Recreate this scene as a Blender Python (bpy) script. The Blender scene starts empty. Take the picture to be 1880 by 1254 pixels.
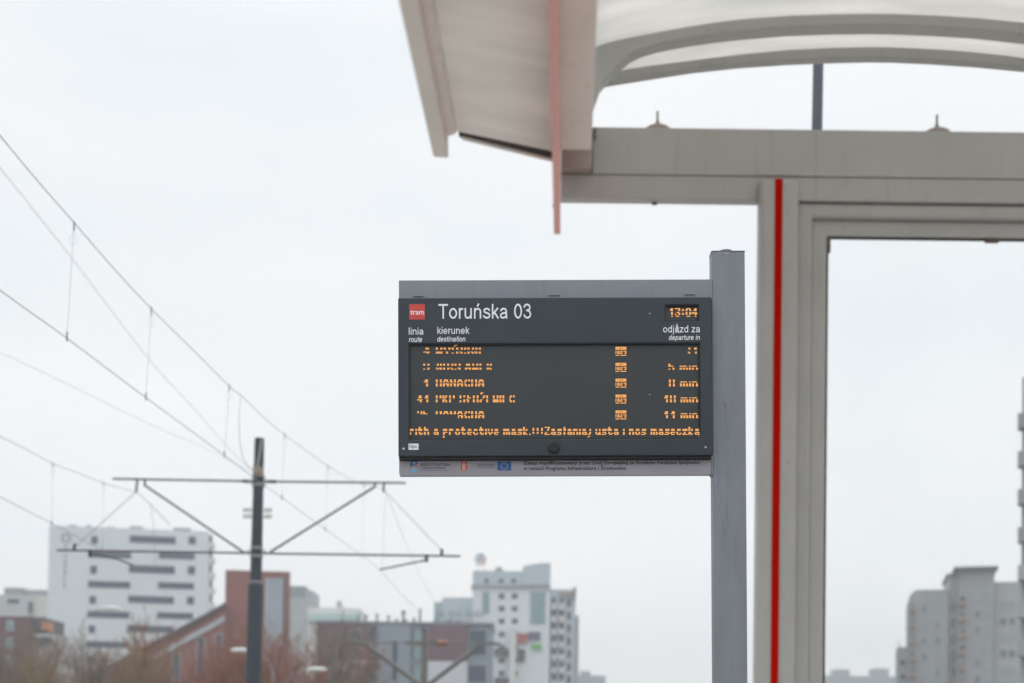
import bpy, bmesh, math, random
from mathutils import Vector, Matrix
R = math.radians
random.seed(7)
scn = bpy.context.scene
col = scn.collection

# ------------------------------------------------------------------ camera
F, CX, CY, W0 = 2611.0, 940.0, 627.0, 1880.0
CAM = Vector((0, 0, 1.9))
PITCH, ROLL = R(1.0), R(0.7)
SHIFT = (753 - F * math.tan(PITCH)) / W0
cd = bpy.data.cameras.new('camera')
cam = bpy.data.objects.new('camera', cd)
col.objects.link(cam)
CM = Matrix.Rotation(math.pi / 2 + PITCH, 4, 'X') @ Matrix.Rotation(ROLL, 4, 'Z')
cam.matrix_world = Matrix.Translation(CAM) @ CM
cd.sensor_width = 36
cd.lens = 36 * F / W0
cd.shift_y = SHIFT
cd.clip_start = 0.05
cd.clip_end = 9000
cd.dof.use_dof = True
cd.dof.focus_distance = 5.72
cd.dof.aperture_fstop = 2.3
cd.dof.aperture_blades = 9
scn.camera = cam

def ray(px, py):
    """direction of the sight line through a photo pixel"""
    return CM.to_3x3() @ Vector(((px - CX) / F, -(py - CY) / F + SHIFT * W0 / F, -1))

def at(px, py, Y):
    d = ray(px, py)
    return CAM + d * (Y / d.y)

# ------------------------------------------------------------------ tags
def tag(o, label=None, cat=None, group=None, kind=None):
    if label: o['label'] = label
    if cat: o['category'] = cat
    if group: o['group'] = group
    if kind: o['kind'] = kind
    return o

def empty(name, M, label, cat, group=None):
    o = bpy.data.objects.new(name, None)
    o.empty_display_size = 0.2
    col.objects.link(o)
    o.matrix_world = M if isinstance(M, Matrix) else Matrix.Translation(M)
    tag(o, label, cat, group)
    return o

class Pl:
    """a vertical plane: u to the right, n away from the camera, v up"""
    def __init__(s, O, yaw=0, tilt=0):
        s.O = Vector(O)
        u = Vector((math.cos(yaw), math.sin(yaw), 0)); v = Vector((0, 0, 1))
        s.n = Vector((-math.sin(yaw), math.cos(yaw), 0))
        s.u = u * math.cos(tilt) + v * math.sin(tilt)
        s.v = v * math.cos(tilt) - u * math.sin(tilt)
    def M(s):
        m = Matrix((s.u, s.n, s.v)).transposed().to_4x4()
        m.translation = s.O
        return m
    def q(s, px, py, w=0):
        d = ray(px, py)
        t = (s.O + s.n * w - CAM).dot(s.n) / d.dot(s.n)
        p = CAM + d * t - s.O
        return p.dot(s.u), p.dot(s.v)

# ------------------------------------------------------------------ meshes
class MB:
    def __init__(s): s.v = []; s.f = []
    def face(s, pts):
        b = len(s.v); s.v += [tuple(p) for p in pts]; s.f.append(list(range(b, b + len(pts)))); return s
    def box(s, x0, x1, y0, y1, z0, z1):
        x0, x1 = min(x0, x1), max(x0, x1); y0, y1 = min(y0, y1), max(y0, y1); z0, z1 = min(z0, z1), max(z0, z1)
        b = len(s.v)
        s.v += [(x0,y0,z0),(x1,y0,z0),(x1,y1,z0),(x0,y1,z0),(x0,y0,z1),(x1,y0,z1),(x1,y1,z1),(x0,y1,z1)]
        s.f += [[b+i for i in q] for q in ((0,3,2,1),(4,5,6,7),(0,1,5,4),(1,2,6,5),(2,3,7,6),(3,0,4,7))]
        return s
    def sweep(s, prof, d, L):
        """closed profile (list of points) extruded along d by L"""
        n = len(prof); b = len(s.v); d = Vector(d) * L
        s.v += [tuple(Vector(p)) for p in prof] + [tuple(Vector(p) + d) for p in prof]
        for i in range(n):
            j = (i + 1) % n
            s.f.append([b+i, b+j, b+n+j, b+n+i])
        s.f.append([b+i for i in range(n)][::-1]); s.f.append([b+n+i for i in range(n)])
        return s
    def strip(s, top, bot, y0, y1):
        """two matching outlines (u,v) joined by quads, extruded from y0 to y1"""
        n = len(top); b = len(s.v)
        for (x, z) in top: s.v += [(x,y0,z),(x,y1,z)]
        for (x, z) in bot: s.v += [(x,y0,z),(x,y1,z)]
        T = lambda i, k: b + 2*i + k
        B = lambda i, k: b + 2*n + 2*i + k
        for i in range(n-1):
            s.f += [[T(i,0),B(i,0),B(i+1,0),T(i+1,0)], [T(i,1),T(i+1,1),B(i+1,1),B(i,1)],
                    [T(i,0),T(i+1,0),T(i+1,1),T(i,1)], [B(i,0),B(i,1),B(i+1,1),B(i+1,0)]]
        s.f += [[T(0,0),T(0,1),B(0,1),B(0,0)], [T(n-1,0),B(n-1,0),B(n-1,1),T(n-1,1)]]
        return s
    def tube(s, pts, r, n=8, caps=True):
        pts = [Vector(p) for p in pts]
        rs = r if isinstance(r, (list, tuple)) else [r] * len(pts)
        rings = []; ref = None
        for i, p in enumerate(pts):
            t = (pts[min(i+1, len(pts)-1)] - pts[max(i-1, 0)]).normalized()
            if ref is None:
                ref = Vector((0,0,1)) if abs(t.z) < .9 else Vector((1,0,0))
            a = t.cross(ref).normalized(); c = a.cross(t); ref = c
            b = len(s.v)
            for k in range(n):
                an = 2*math.pi*k/n
                s.v.append(tuple(p + (a*math.cos(an) + c*math.sin(an)) * rs[i]))
            rings.append(b)
        for b, e in zip(rings, rings[1:]):
            for k in range(n):
                l = (k+1) % n
                s.f.append([b+k, e+k, e+l, b+l])
        if caps:
            s.f.append([rings[0]+k for k in range(n)]); s.f.append([rings[-1]+k for k in range(n)][::-1])
        return s
    def disc(s, x, y, z, r, n=16):
        """flat disc facing -y"""
        return s.face([(x + r*math.cos(2*math.pi*k/n), y, z + r*math.sin(2*math.pi*k/n)) for k in range(n)])
    def rect(s, x0, x1, z0, z1, y):
        return s.face([(x0,y,z0),(x1,y,z0),(x1,y,z1),(x0,y,z1)])
    def build(s, name, m, parent=None, bevel=0, seg=2, smooth=False, off=None):
        me = bpy.data.meshes.new(name)
        vs = s.v if off is None else [tuple(Vector(p) - off) for p in s.v]
        me.from_pydata(vs, [], s.f); me.update()
        bm = bmesh.new(); bm.from_mesh(me)
        if bevel:
            bmesh.ops.remove_doubles(bm, verts=bm.verts, dist=1e-6)
        bmesh.ops.recalc_face_normals(bm, faces=bm.faces)
        bm.to_mesh(me); bm.free()
        o = bpy.data.objects.new(name, me); col.objects.link(o)
        if parent: o.parent = parent
        me.materials.append(m)
        if bevel:
            b = o.modifiers.new('bevel', 'BEVEL'); b.width = bevel; b.segments = seg
            b.limit_method = 'ANGLE'; b.angle_limit = R(35)
        if smooth:
            for p in me.polygons: p.use_smooth = True
        return o

def holed(xs, zs, holes, y0, y1):
    """a plate with rectangular openings, shared vertices"""
    m = MB(); idx = {}
    def V(i, j, k):
        if (i,j,k) not in idx:
            idx[(i,j,k)] = len(m.v); m.v.append((xs[i], (y0,y1)[k], zs[j]))
        return idx[(i,j,k)]
    solid = lambda i, j: 0 <= i < len(xs)-1 and 0 <= j < len(zs)-1 and (i,j) not in holes
    for i in range(len(xs)-1):
        for j in range(len(zs)-1):
            if not solid(i,j): continue
            m.f.append([V(i,j,0),V(i+1,j,0),V(i+1,j+1,0),V(i,j+1,0)])
            m.f.append([V(i,j,1),V(i,j+1,1),V(i+1,j+1,1),V(i+1,j,1)])
            if not solid(i-1,j): m.f.append([V(i,j,0),V(i,j+1,0),V(i,j+1,1),V(i,j,1)])
            if not solid(i+1,j): m.f.append([V(i+1,j,0),V(i+1,j,1),V(i+1,j+1,1),V(i+1,j+1,0)])
            if not solid(i,j-1): m.f.append([V(i,j,0),V(i,j,1),V(i+1,j,1),V(i+1,j,0)])
            if not solid(i,j+1): m.f.append([V(i,j+1,0),V(i+1,j+1,0),V(i+1,j+1,1),V(i,j+1,1)])
    return m

# ------------------------------------------------------------------ materials
def lin(c): return tuple(((x/255)/12.92 if x/255 <= .04045 else ((x/255+.055)/1.055)**2.4) for x in c)

def mat(name, rgb, rough=.6, var=.12, scale=6, metal=0, bump=0, spec=.5, stretch=(1,1,1), scale2=None, grime=0):
    m = bpy.data.materials.new(name); m.use_nodes = True
    nt = m.node_tree; N = nt.nodes; L = nt.links
    p = N['Principled BSDF']
    p.inputs['Roughness'].default_value = rough; p.inputs['Metallic'].default_value = metal
    p.inputs['Specular IOR Level'].default_value = spec
    tc = N.new('ShaderNodeTexCoord'); mp = N.new('ShaderNodeMapping')
    mp.inputs['Scale'].default_value = stretch
    L.new(tc.outputs['Object'], mp.inputs['Vector'])
    nz = N.new('ShaderNodeTexNoise'); nz.inputs['Scale'].default_value = scale
    nz.inputs['Detail'].default_value = 5; nz.inputs['Roughness'].default_value = .6
    L.new(mp.outputs['Vector'], nz.inputs['Vector'])
    mr = N.new('ShaderNodeMapRange')
    mr.inputs['From Min'].default_value = .25; mr.inputs['From Max'].default_value = .75
    mr.inputs['To Min'].default_value = 1 - var; mr.inputs['To Max'].default_value = 1 + var
    L.new(nz.outputs['Fac'], mr.inputs['Value'])
    mx = N.new('ShaderNodeVectorMath'); mx.operation = 'SCALE'
    mx.inputs[0].default_value = rgb
    L.new(mr.outputs['Result'], mx.inputs['Scale'])
    out = mx.outputs['Vector']
    if grime:
        m2 = N.new('ShaderNodeMapping'); m2.inputs['Scale'].default_value = (26, 26, 1.6); L.new(tc.outputs['Object'], m2.inputs['Vector'])
        n3 = N.new('ShaderNodeTexNoise'); n3.inputs['Scale'].default_value = 1.3; n3.inputs['Detail'].default_value = 7; n3.inputs['Roughness'].default_value = .7
        L.new(m2.outputs['Vector'], n3.inputs['Vector'])
        n4 = N.new('ShaderNodeTexNoise'); n4.inputs['Scale'].default_value = 90; n4.inputs['Detail'].default_value = 3; L.new(tc.outputs['Object'], n4.inputs['Vector'])
        r3 = N.new('ShaderNodeMapRange'); r3.inputs['From Min'].default_value = .56; r3.inputs['From Max'].default_value = .74; r3.inputs['To Max'].default_value = grime; L.new(n3.outputs['Fac'], r3.inputs['Value'])
        r4 = N.new('ShaderNodeMapRange'); r4.inputs['From Min'].default_value = .64; r4.inputs['From Max'].default_value = .76; r4.inputs['To Max'].default_value = grime; L.new(n4.outputs['Fac'], r4.inputs['Value'])
        ad = N.new('ShaderNodeMath'); ad.operation = 'MAXIMUM'; L.new(r3.outputs[0], ad.inputs[0]); L.new(r4.outputs[0], ad.inputs[1])
        gx = N.new('ShaderNodeMix'); gx.data_type = 'RGBA'; L.new(ad.outputs[0], gx.inputs[0]); L.new(out, gx.inputs[6]); gx.inputs[7].default_value = (.10,.085,.07,1)
        out = gx.outputs[2]
    L.new(out, p.inputs['Base Color'])
    if bump:
        n2 = N.new('ShaderNodeTexNoise'); n2.inputs['Scale'].default_value = scale2 or scale * 8
        L.new(tc.outputs['Object'], n2.inputs['Vector'])
        bp = N.new('ShaderNodeBump'); bp.inputs['Strength'].default_value = bump; bp.inputs['Distance'].default_value = .002
        L.new(n2.outputs['Fac'], bp.inputs['Height']); L.new(bp.outputs['Normal'], p.inputs['Normal'])
    return m

def emis(name, rgb, s):
    m = bpy.data.materials.new(name); m.use_nodes = True
    nt = m.node_tree; nt.nodes.remove(nt.nodes['Principled BSDF'])
    e = nt.nodes.new('ShaderNodeEmission'); e.inputs['Color'].default_value = (*rgb, 1); e.inputs['Strength'].default_value = s
    nt.links.new(e.outputs[0], nt.nodes['Material Output'].inputs['Surface'])
    return m

M = {}
M['shelter'] = mat('shelter paint', (.425,.418,.40), .42, .07, 5, bump=.05, grime=.30)
M['shelter_dark'] = mat('darkened shelter paint', (.36,.31,.28), .5, .12, 9)  # darker copy of the shelter paint; paints in the corner block's shade
M['fascia'] = mat('fascia paint', (.78,.745,.70), .5, .06, 4, grime=.22)
M['red'] = mat('red stripe', (.45,.006,.002), .75, .05, 4, spec=.03)
M['salmon'] = mat('faded red acrylic', (.80,.385,.345), .4, .12, 3)
M['black'] = mat('black rubber and painted shade', (.012,.012,.013), .5, .2, 20)
M['inside'] = mat('painted cavity shade', (.03,.025,.022), .8, .2, 9)
M['brown'] = mat('brown plastic clip', (.10,.065,.045), .5, .2, 30)
M['sign_grey'] = mat('grey powder coat', (.235,.265,.295), .45, .06, 7, bump=.08, scale2=300, grime=.2)
M['sign_post'] = mat('grey steel post', (.225,.245,.272), .5, .15, 3, bump=.1, scale2=160, stretch=(3,3,.7), grime=.32)
M['sign_dark'] = mat('charcoal powder coat', (.028,.040,.052), .42, .16, 5, bump=.05, scale2=260)
M['strip'] = mat('laminated strip', (.34,.325,.37), .4, .07, 6, stretch=(1,1,4))
M['white'] = mat('white vinyl', (.86,.88,.92), .45, .04, 30)
M['ink'] = mat('dark print', (.035,.035,.05), .5, .1, 40)
M['ink_soft'] = mat('faded print', (.10,.10,.13), .5, .1, 40)
M['tram_red'] = mat('tram red vinyl', (.62,.065,.055), .4, .05, 20)
M['eu_blue'] = mat('flag blue', (.03,.10,.33), .45, .06, 20)
M['eu_star'] = mat('flag stars', (.62,.66,.55), .45, .05, 20)
M['logo_blue'] = mat('logo blue', (.05,.14,.33), .45, .1, 30)
M['logo_light'] = mat('logo light blue', (.20,.42,.62), .45, .1, 30)
M['logo_red'] = mat('logo red', (.55,.06,.05), .45, .1, 30)
M['logo_orange'] = mat('logo orange', (.65,.27,.12), .45, .1, 30)
M['cream'] = mat('emblem cream', (.75,.60,.42), .45, .05, 30)
M['chip'] = mat('chipped paint', (.62,.64,.66), .5, .25, 120)
M['purple'] = mat('purple marker', (.20,.16,.33), .5, .3, 60)
M['zinc'] = mat('zinc', (.55,.56,.57), .35, .1, 30, metal=.8)
M['mast'] = mat('mast paint', (.043,.055,.07), .5, .15, 4, stretch=(1,1,.3))
M['arm'] = mat('crossarm tube', (.13,.115,.125), .5, .15, 4)
M['collar'] = mat('galvanised collar', (.30,.30,.30), .5, .15, 9)
M['wire'] = mat('copper wire', (.27,.30,.34), .5, .1, 9)
M['lampgrey'] = mat('lamp post paint', (.10,.115,.14), .5, .1, 4)
M['lampgrey2'] = mat('pale lamp post', (.30,.31,.31), .5, .1, 4)
M['lamphead'] = mat('lamp head', (.75,.76,.76), .4, .05, 4)
M['steel'] = mat('weathered steel', (.17,.165,.16), .6, .2, 4)

# LED matrix: a grid of dull dots on black board
def led_board():
    m = bpy.data.materials.new('led matrix'); m.use_nodes = True
    nt = m.node_tree; N = nt.nodes; L = nt.links; p = N['Principled BSDF']
    p.inputs['Roughness'].default_value = .45
    tc = N.new('ShaderNodeTexCoord'); sp = N.new('ShaderNodeSeparateXYZ'); L.new(tc.outputs['Object'], sp.inputs[0])
    out = []
    for ax in ('X', 'Z'):
        a = N.new('ShaderNodeMath'); a.operation = 'MULTIPLY'; a.inputs[1].default_value = 1/.00398; L.new(sp.outputs[ax], a.inputs[0])
        b = N.new('ShaderNodeMath'); b.operation = 'FRACT'; L.new(a.outputs[0], b.inputs[0])
        c = N.new('ShaderNodeMath'); c.operation = 'GREATER_THAN'; c.inputs[1].default_value = .35; L.new(b.outputs[0], c.inputs[0])
        out.append(c)
    mu = N.new('ShaderNodeMath'); mu.operation = 'MULTIPLY'; L.new(out[0].outputs[0], mu.inputs[0]); L.new(out[1].outputs[0], mu.inputs[1])
    mx = N.new('ShaderNodeMix'); mx.data_type = 'RGBA'
    mx.inputs[6].default_value = (.019,.025,.030,1); mx.inputs[7].default_value = (.060,.071,.075,1)
    L.new(mu.outputs[0], mx.inputs[0]); L.new(mx.outputs[2], p.inputs['Base Color'])
    return m
M['led_board'] = led_board()
M['led'] = emis('lit led', (1.0,.52,.18), 1.35)
M['led_halo'] = emis('led halo', (.55,.12,.02), .6)  # bloom around the lit dots, painted as dim glowing squares

def glass():
    m = bpy.data.materials.new('clear pane'); m.use_nodes = True
    nt = m.node_tree; N = nt.nodes; L = nt.links; N.remove(N['Principled BSDF'])
    t = N.new('ShaderNodeBsdfTransparent'); t.inputs[0].default_value = (.985,.99,.988,1)
    g = N.new('ShaderNodeBsdfGlossy'); g.inputs['Roughness'].default_value = .02
    lw = N.new('ShaderNodeLayerWeight'); lw.inputs['Blend'].default_value = .18
    k = N.new('ShaderNodeMath'); k.operation = 'MULTIPLY'; k.inputs[1].default_value = .35; L.new(lw.outputs['Fresnel'], k.inputs[0])
    mx = N.new('ShaderNodeMixShader'); L.new(k.outputs[0], mx.inputs[0]); L.new(t.outputs[0], mx.inputs[1]); L.new(g.outputs[0], mx.inputs[2])
    tc = N.new('ShaderNodeTexCoord'); mp = N.new('ShaderNodeMapping'); mp.inputs['Scale'].default_value = (1.4, 1, 1); L.new(tc.outputs['Object'], mp.inputs[0])
    nz = N.new('ShaderNodeTexNoise'); nz.inputs['Scale'].default_value = 2.5; nz.inputs['Detail'].default_value = 6; L.new(mp.outputs[0], nz.inputs['Vector'])
    mr = N.new('ShaderNodeMapRange'); mr.inputs['From Min'].default_value = .42; mr.inputs['From Max'].default_value = .75; mr.inputs['To Max'].default_value = .018; L.new(nz.outputs['Fac'], mr.inputs['Value'])
    df = N.new('ShaderNodeBsdfDiffuse'); df.inputs[0].default_value = (.55,.55,.52,1)
    m2 = N.new('ShaderNodeMixShader'); L.new(mr.outputs[0], m2.inputs[0]); L.new(mx.outputs[0], m2.inputs[1]); L.new(df.outputs[0], m2.inputs[2]); mx = m2
    L.new(mx.outputs[0], N['Material Output'].inputs['Surface'])
    return m
M['glass'] = glass()

def sheet_mat(name, color, tr, ribs=0):
    """milky polycarbonate: light comes through, softly"""
    m = bpy.data.materials.new(name); m.use_nodes = True
    nt = m.node_tree; N = nt.nodes; L = nt.links; N.remove(N['Principled BSDF'])
    tc = N.new('ShaderNodeTexCoord')
    nz = N.new('ShaderNodeTexNoise'); nz.inputs['Scale'].default_value = 4.2; nz.inputs['Detail'].default_value = 6
    mp = N.new('ShaderNodeMapping'); mp.inputs['Scale'].default_value = (.7, 3.5, 1)
    L.new(tc.outputs['Object'], mp.inputs[0]); L.new(mp.outputs[0], nz.inputs['Vector'])
    mr = N.new('ShaderNodeMapRange'); mr.inputs['From Min'].default_value = .3; mr.inputs['From Max'].default_value = .7
    mr.inputs['To Min'].default_value = .90; mr.inputs['To Max'].default_value = 1.06
    L.new(nz.outputs['Fac'], mr.inputs['Value'])
    val = mr.outputs['Result']
    if ribs:
        wv = N.new('ShaderNodeTexWave'); wv.inputs['Scale'].default_value = ribs; wv.bands_direction = 'X'
        L.new(tc.outputs['Object'], wv.inputs['Vector'])
        m2 = N.new('ShaderNodeMapRange'); m2.inputs['To Min'].default_value = .82; m2.inputs['To Max'].default_value = 1.1
        L.new(wv.outputs['Fac'], m2.inputs['Value'])
        mm = N.new('ShaderNodeMath'); mm.operation = 'MULTIPLY'; L.new(val, mm.inputs[0]); L.new(m2.outputs[0], mm.inputs[1]); val = mm.outputs[0]
    vm = N.new('ShaderNodeVectorMath'); vm.operation = 'SCALE'; vm.inputs[0].default_value = color; L.new(val, vm.inputs['Scale'])
    a = N.new('ShaderNodeBsdfTranslucent'); b = N.new('ShaderNodeBsdfDiffuse')
    L.new(vm.outputs[0], a.inputs[0]); L.new(vm.outputs[0], b.inputs[0])
    m1 = N.new('ShaderNodeMixShader'); m1.inputs[0].default_value = tr
    L.new(b.outputs[0], m1.inputs[1]); L.new(a.outputs[0], m1.inputs[2])
    g = N.new('ShaderNodeBsdfGlossy'); g.inputs['Roughness'].default_value = .18
    m3 = N.new('ShaderNodeMixShader'); m3.inputs[0].default_value = .05; L.new(m1.outputs[0], m3.inputs[1]); L.new(g.outputs[0], m3.inputs[2])
    L.new(m3.outputs[0], N['Material Output'].inputs['Surface'])
    return m
M['roof_sheet'] = sheet_mat('milky roof sheet', (.82,.808,.78), .80)
M['eave_sheet'] = sheet_mat('ribbed eave sheet', (.83,.81,.78), .5, ribs=41)

# ------------------------------------------------------------------ world and sun
wd = bpy.data.worlds.new('World'); scn.world = wd; wd.use_nodes = True
nt = wd.node_tree; N = nt.nodes; L = nt.links
bg = N['Background']; bg.inputs['Strength'].default_value = .1
SUN_EL, SUN_AZ = R(50), R(35)
sky = N.new('ShaderNodeTexSky'); sky.sky_type = 'NISHITA'; sky.sun_disc = False
sky.sun_elevation = SUN_EL; sky.sun_rotation = SUN_AZ; sky.dust_density = 3; sky.air_density = 1
tc = N.new('ShaderNodeTexCoord')
mp = N.new('ShaderNodeMapping'); mp.inputs['Scale'].default_value = (1.6, 1.6, 4.2)
L.new(tc.outputs['Generated'], mp.inputs[0])
nz = N.new('ShaderNodeTexNoise'); nz.inputs['Scale'].default_value = 2.3; nz.inputs['Detail'].default_value = 5; nz.inputs['Roughness'].default_value = .5
L.new(mp.outputs[0], nz.inputs['Vector'])
rp = N.new('ShaderNodeValToRGB')
rp.color_ramp.elements[0].position = .3; rp.color_ramp.elements[0].color = (.875,.923,.955,1)
rp.color_ramp.elements[1].position = .72; rp.color_ramp.elements[1].color = (1.0,1.0,1.0,1)
L.new(nz.outputs['Fac'], rp.inputs[0])
sp = N.new('ShaderNodeSeparateXYZ'); L.new(tc.outputs['Generated'], sp.inputs[0])
mr = N.new('ShaderNodeMapRange'); mr.inputs['From Min'].default_value = .45; mr.inputs['From Max'].default_value = 1
mr.inputs['To Min'].default_value = 10.0; mr.inputs['To Max'].default_value = 22
L.new(sp.outputs['Z'], mr.inputs['Value'])
m2 = N.new('ShaderNodeMapRange'); m2.inputs['From Min'].default_value = 0; m2.inputs['From Max'].default_value = .30
m2.inputs['To Min'].default_value = 1.12; m2.inputs['To Max'].default_value = 1.04
L.new(sp.outputs['Z'], m2.inputs['Value'])
mu = N.new('ShaderNodeMath'); mu.operation = 'MULTIPLY'; L.new(mr.outputs[0], mu.inputs[0]); L.new(m2.outputs[0], mu.inputs[1]); mr = mu
vs = N.new('ShaderNodeVectorMath'); vs.operation = 'SCALE'; L.new(rp.outputs[0], vs.inputs[0]); L.new(mr.outputs[0], vs.inputs['Scale'])
mx = N.new('ShaderNodeMix'); mx.data_type = 'RGBA'; mx.inputs[0].default_value = .93   # cloud cover over the sky
L.new(sky.outputs[0], mx.inputs[6]); L.new(vs.outputs[0], mx.inputs[7])
L.new(mx.outputs[2], bg.inputs['Color'])
sl = bpy.data.lights.new('sun', 'SUN'); sl.energy = .6; sl.angle = R(20); sl.color = (1, .96, .9)
so = bpy.data.objects.new('sun', sl); col.objects.link(so)
sd = Vector((math.sin(SUN_AZ)*math.cos(SUN_EL), math.cos(SUN_AZ)*math.cos(SUN_EL), math.sin(SUN_EL)))
so.rotation_euler = sd.to_track_quat('Z', 'Y').to_euler(); so.location = (0,0,60)
scn.view_settings.view_transform = 'Standard'; scn.view_settings.look = 'None'
scn.view_settings.gamma = 1; scn.view_settings.exposure = 0

# ------------------------------------------------------------------ ground
g = MB().face([(-4000,-4000,0),(4000,-4000,0),(4000,4000,0),(-4000,4000,0)]).build('ground', mat('ground', (.16,.15,.13), .9, .4, .08))
tag(g, kind='structure')
p = MB().box(-1.7,3.2,-12,24,.004,.3).build('platform', mat('paving', (.43,.413,.39), .85, .15, 3, bump=.3), bevel=.01)
tag(p, kind='structure')
t = MB().box(-10.5,-2.2,-40,300,.004,.05).build('track_bed', mat('gravel', (.17,.155,.14), .95, .4, 9))
tag(t, kind='structure')

# ------------------------------------------------------------------ text
REF = {}
def text_mesh(s, shear=0, bold=0):
    cu = bpy.data.curves.new('t', 'FONT'); cu.body = s; cu.shear = shear; cu.offset = bold; cu.resolution_u = 4
    o = bpy.data.objects.new('t', cu); col.objects.link(o)
    dg = bpy.context.evaluated_depsgraph_get(); dg.update()
    me = bpy.data.meshes.new_from_object(o.evaluated_get(dg))
    bpy.data.objects.remove(o); bpy.data.curves.remove(cu)
    return me
def cap_h():
    if 'H' not in REF:
        me = text_mesh('H'); REF['H'] = max(v.co.y for v in me.vertices) - min(v.co.y for v in me.vertices); bpy.data.meshes.remove(me)
    return REF['H']
def text(name, s, m, parent, pl, x0, x1, base, cap, w, italic=0, bold=0, vertical=False):
    """lettering that fills photo pixels x0..x1 on plane pl, standing on the line base"""
    me = text_mesh(s, italic, bold); me.name = name
    a, zb = pl.q(x0, base, w); b, _ = pl.q(x1, base, w); _, zt = pl.q(x0, base - cap, w)
    mn = min(v.co.x for v in me.vertices); mxx = max(v.co.x for v in me.vertices)
    sx = (b - a) / (mxx - mn); sy = (zt - zb) / cap_h()
    for v in me.vertices:
        v.co = Vector((a + (v.co.x - mn) * sx, w, zb + v.co.y * sy))
    o = bpy.data.objects.new(name, me); col.objects.link(o); o.parent = parent
    me.materials.clear(); me.materials.append(m)
    return o

# plain grotesque lettering drawn as strokes (cap height = 1)
def el(cx, cy, rx, ry, n=22): return [(cx + rx*math.cos(2*math.pi*k/n), cy + ry*math.sin(2*math.pi*k/n)) for k in range(n+1)]
_n = [(.155,.42),(.18,.53),(.27,.63),(.40,.67),(.53,.64),(.61,.55),(.625,.45),(.625,0)]
SG = {' ':(.388,[]), 'T':(.853,[[(.03,.94),(.82,.94)],[(.425,0),(.425,.94)]]), 'o':(.777,[el(.388,.3625,.27,.305)]),
 'r':(.465,[[(.15,0),(.15,.725)],[(.15,.42),(.17,.54),(.24,.64),(.33,.665),(.44,.64)]]),
 'u':(.777,[[(.625,0),(.625,.725)],[(.155,.725),(.155,.25),(.18,.13),(.27,.06),(.37,.05),(.5,.09),(.6,.2),(.625,.3)]]),
 'n':(.777,[[(.155,0),(.155,.725)],_n]), 'h':(.777,[[(.155,0),(.155,1)],_n]), 'ń':(.777,[[(.155,0),(.155,.725)],_n,[(.36,.82),(.49,1.02)]]),
 's':(.698,[[(.60,.52),(.56,.61),(.46,.665),(.33,.668),(.2,.63),(.14,.54),(.18,.45),(.3,.40),(.46,.36),(.58,.30),(.61,.20),(.55,.10),(.42,.055),(.28,.06),(.16,.12),(.10,.22)]]),
 'k':(.698,[[(.155,0),(.155,1)],[(.59,.725),(.16,.28)],[(.3,.43),(.63,0)]]),
 'a':(.777,[[(.13,.50),(.17,.6),(.28,.665),(.43,.668),(.55,.61),(.585,.5),(.585,.12),(.64,0)],[(.585,.42),(.45,.385),(.28,.36),(.15,.29),(.115,.19),(.16,.09),(.28,.05),(.42,.07),(.54,.16),(.585,.28)]]),
 '0':(.777,[el(.388,.5,.265,.45)]), '3':(.777,[[(.11,.74),(.16,.87),(.27,.945),(.40,.945),(.54,.88),(.59,.76),(.54,.62),(.40,.55),(.28,.545)],[(.40,.55),(.56,.47),(.64,.29),(.58,.13),(.44,.05),(.3,.055),(.16,.13),(.1,.27)]]),
 'l':(.31,[[(.155,0),(.155,1)]]), 'i':(.31,[[(.155,0),(.155,.725)],[(.155,.86),(.155,1)]]),
 'e':(.777,[[(.12,.37),(.65,.37)],[(.65,.34),(.64,.47),(.57,.6),(.46,.665),(.34,.668),(.21,.6),(.13,.48),(.115,.34),(.14,.19),(.24,.08),(.38,.05),(.52,.08),(.62,.2)]]),
 'd':(.777,[[(.62,0),(.62,1)],el(.37,.3625,.25,.305)]), 'p':(.777,[[(.155,-.275),(.155,.725)],el(.405,.3625,.25,.305)]),
 'j':(.31,[[(.155,.86),(.155,1)],[(.155,.725),(.155,-.12),(.12,-.2),(.02,-.22)]]), 'z':(.698,[[(.07,.665),(.62,.665)],[(.59,.665),(.1,.06)],[(.06,.06),(.63,.06)]]),
 't':(.388,[[(.2,.93),(.2,.17),(.24,.08),(.36,.065)],[(.04,.665),(.36,.665)]])}
def stroke_text(name, s_, m, parent, pl, x0, x1, base, cap, w, italic=0, sw=.125):
    xs, polys = 0, []
    for ch in s_:
        adv, pp = SG[ch]
        polys += [[(xs + x + italic*y, y) for x, y in q] for q in pp]; xs += adv
    mn = min(x for q in polys for x, y in q) - sw/2; mx_ = max(x for q in polys for x, y in q) + sw/2
    a, zb_ = pl.q(x0, base, w); b, _ = pl.q(x1, base, w); zt_ = pl.q(x0, base - cap, w)[1]
    fx = (b - a)/(mx_ - mn); fy = zt_ - zb_
    mb = MB()
    for i, q in enumerate(polys):
        closed = q[0] == q[-1]; n = len(q); y = w - .00003*(i % 7)
        L_, R_ = [], []
        for k in range(n):
            p0 = q[k-1] if k else (q[-2] if closed else q[0]); p1 = q[k+1] if k < n-1 else (q[1] if closed else q[-1])
            dx, dy = p1[0]-p0[0], p1[1]-p0[1]; l = math.hypot(dx, dy) or 1
            nx, ny = -dy/l*sw/2, dx/l*sw/2
            L_.append((q[k][0]+nx, q[k][1]+ny)); R_.append((q[k][0]-nx, q[k][1]-ny))
        to = lambda p: (a + (p[0]-mn)*fx, y, zb_ + p[1]*fy)
        for k in range(n-1): mb.face([to(L_[k]), to(R_[k]), to(R_[k+1]), to(L_[k+1])])
    return mb.build(name, m, parent)

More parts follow.
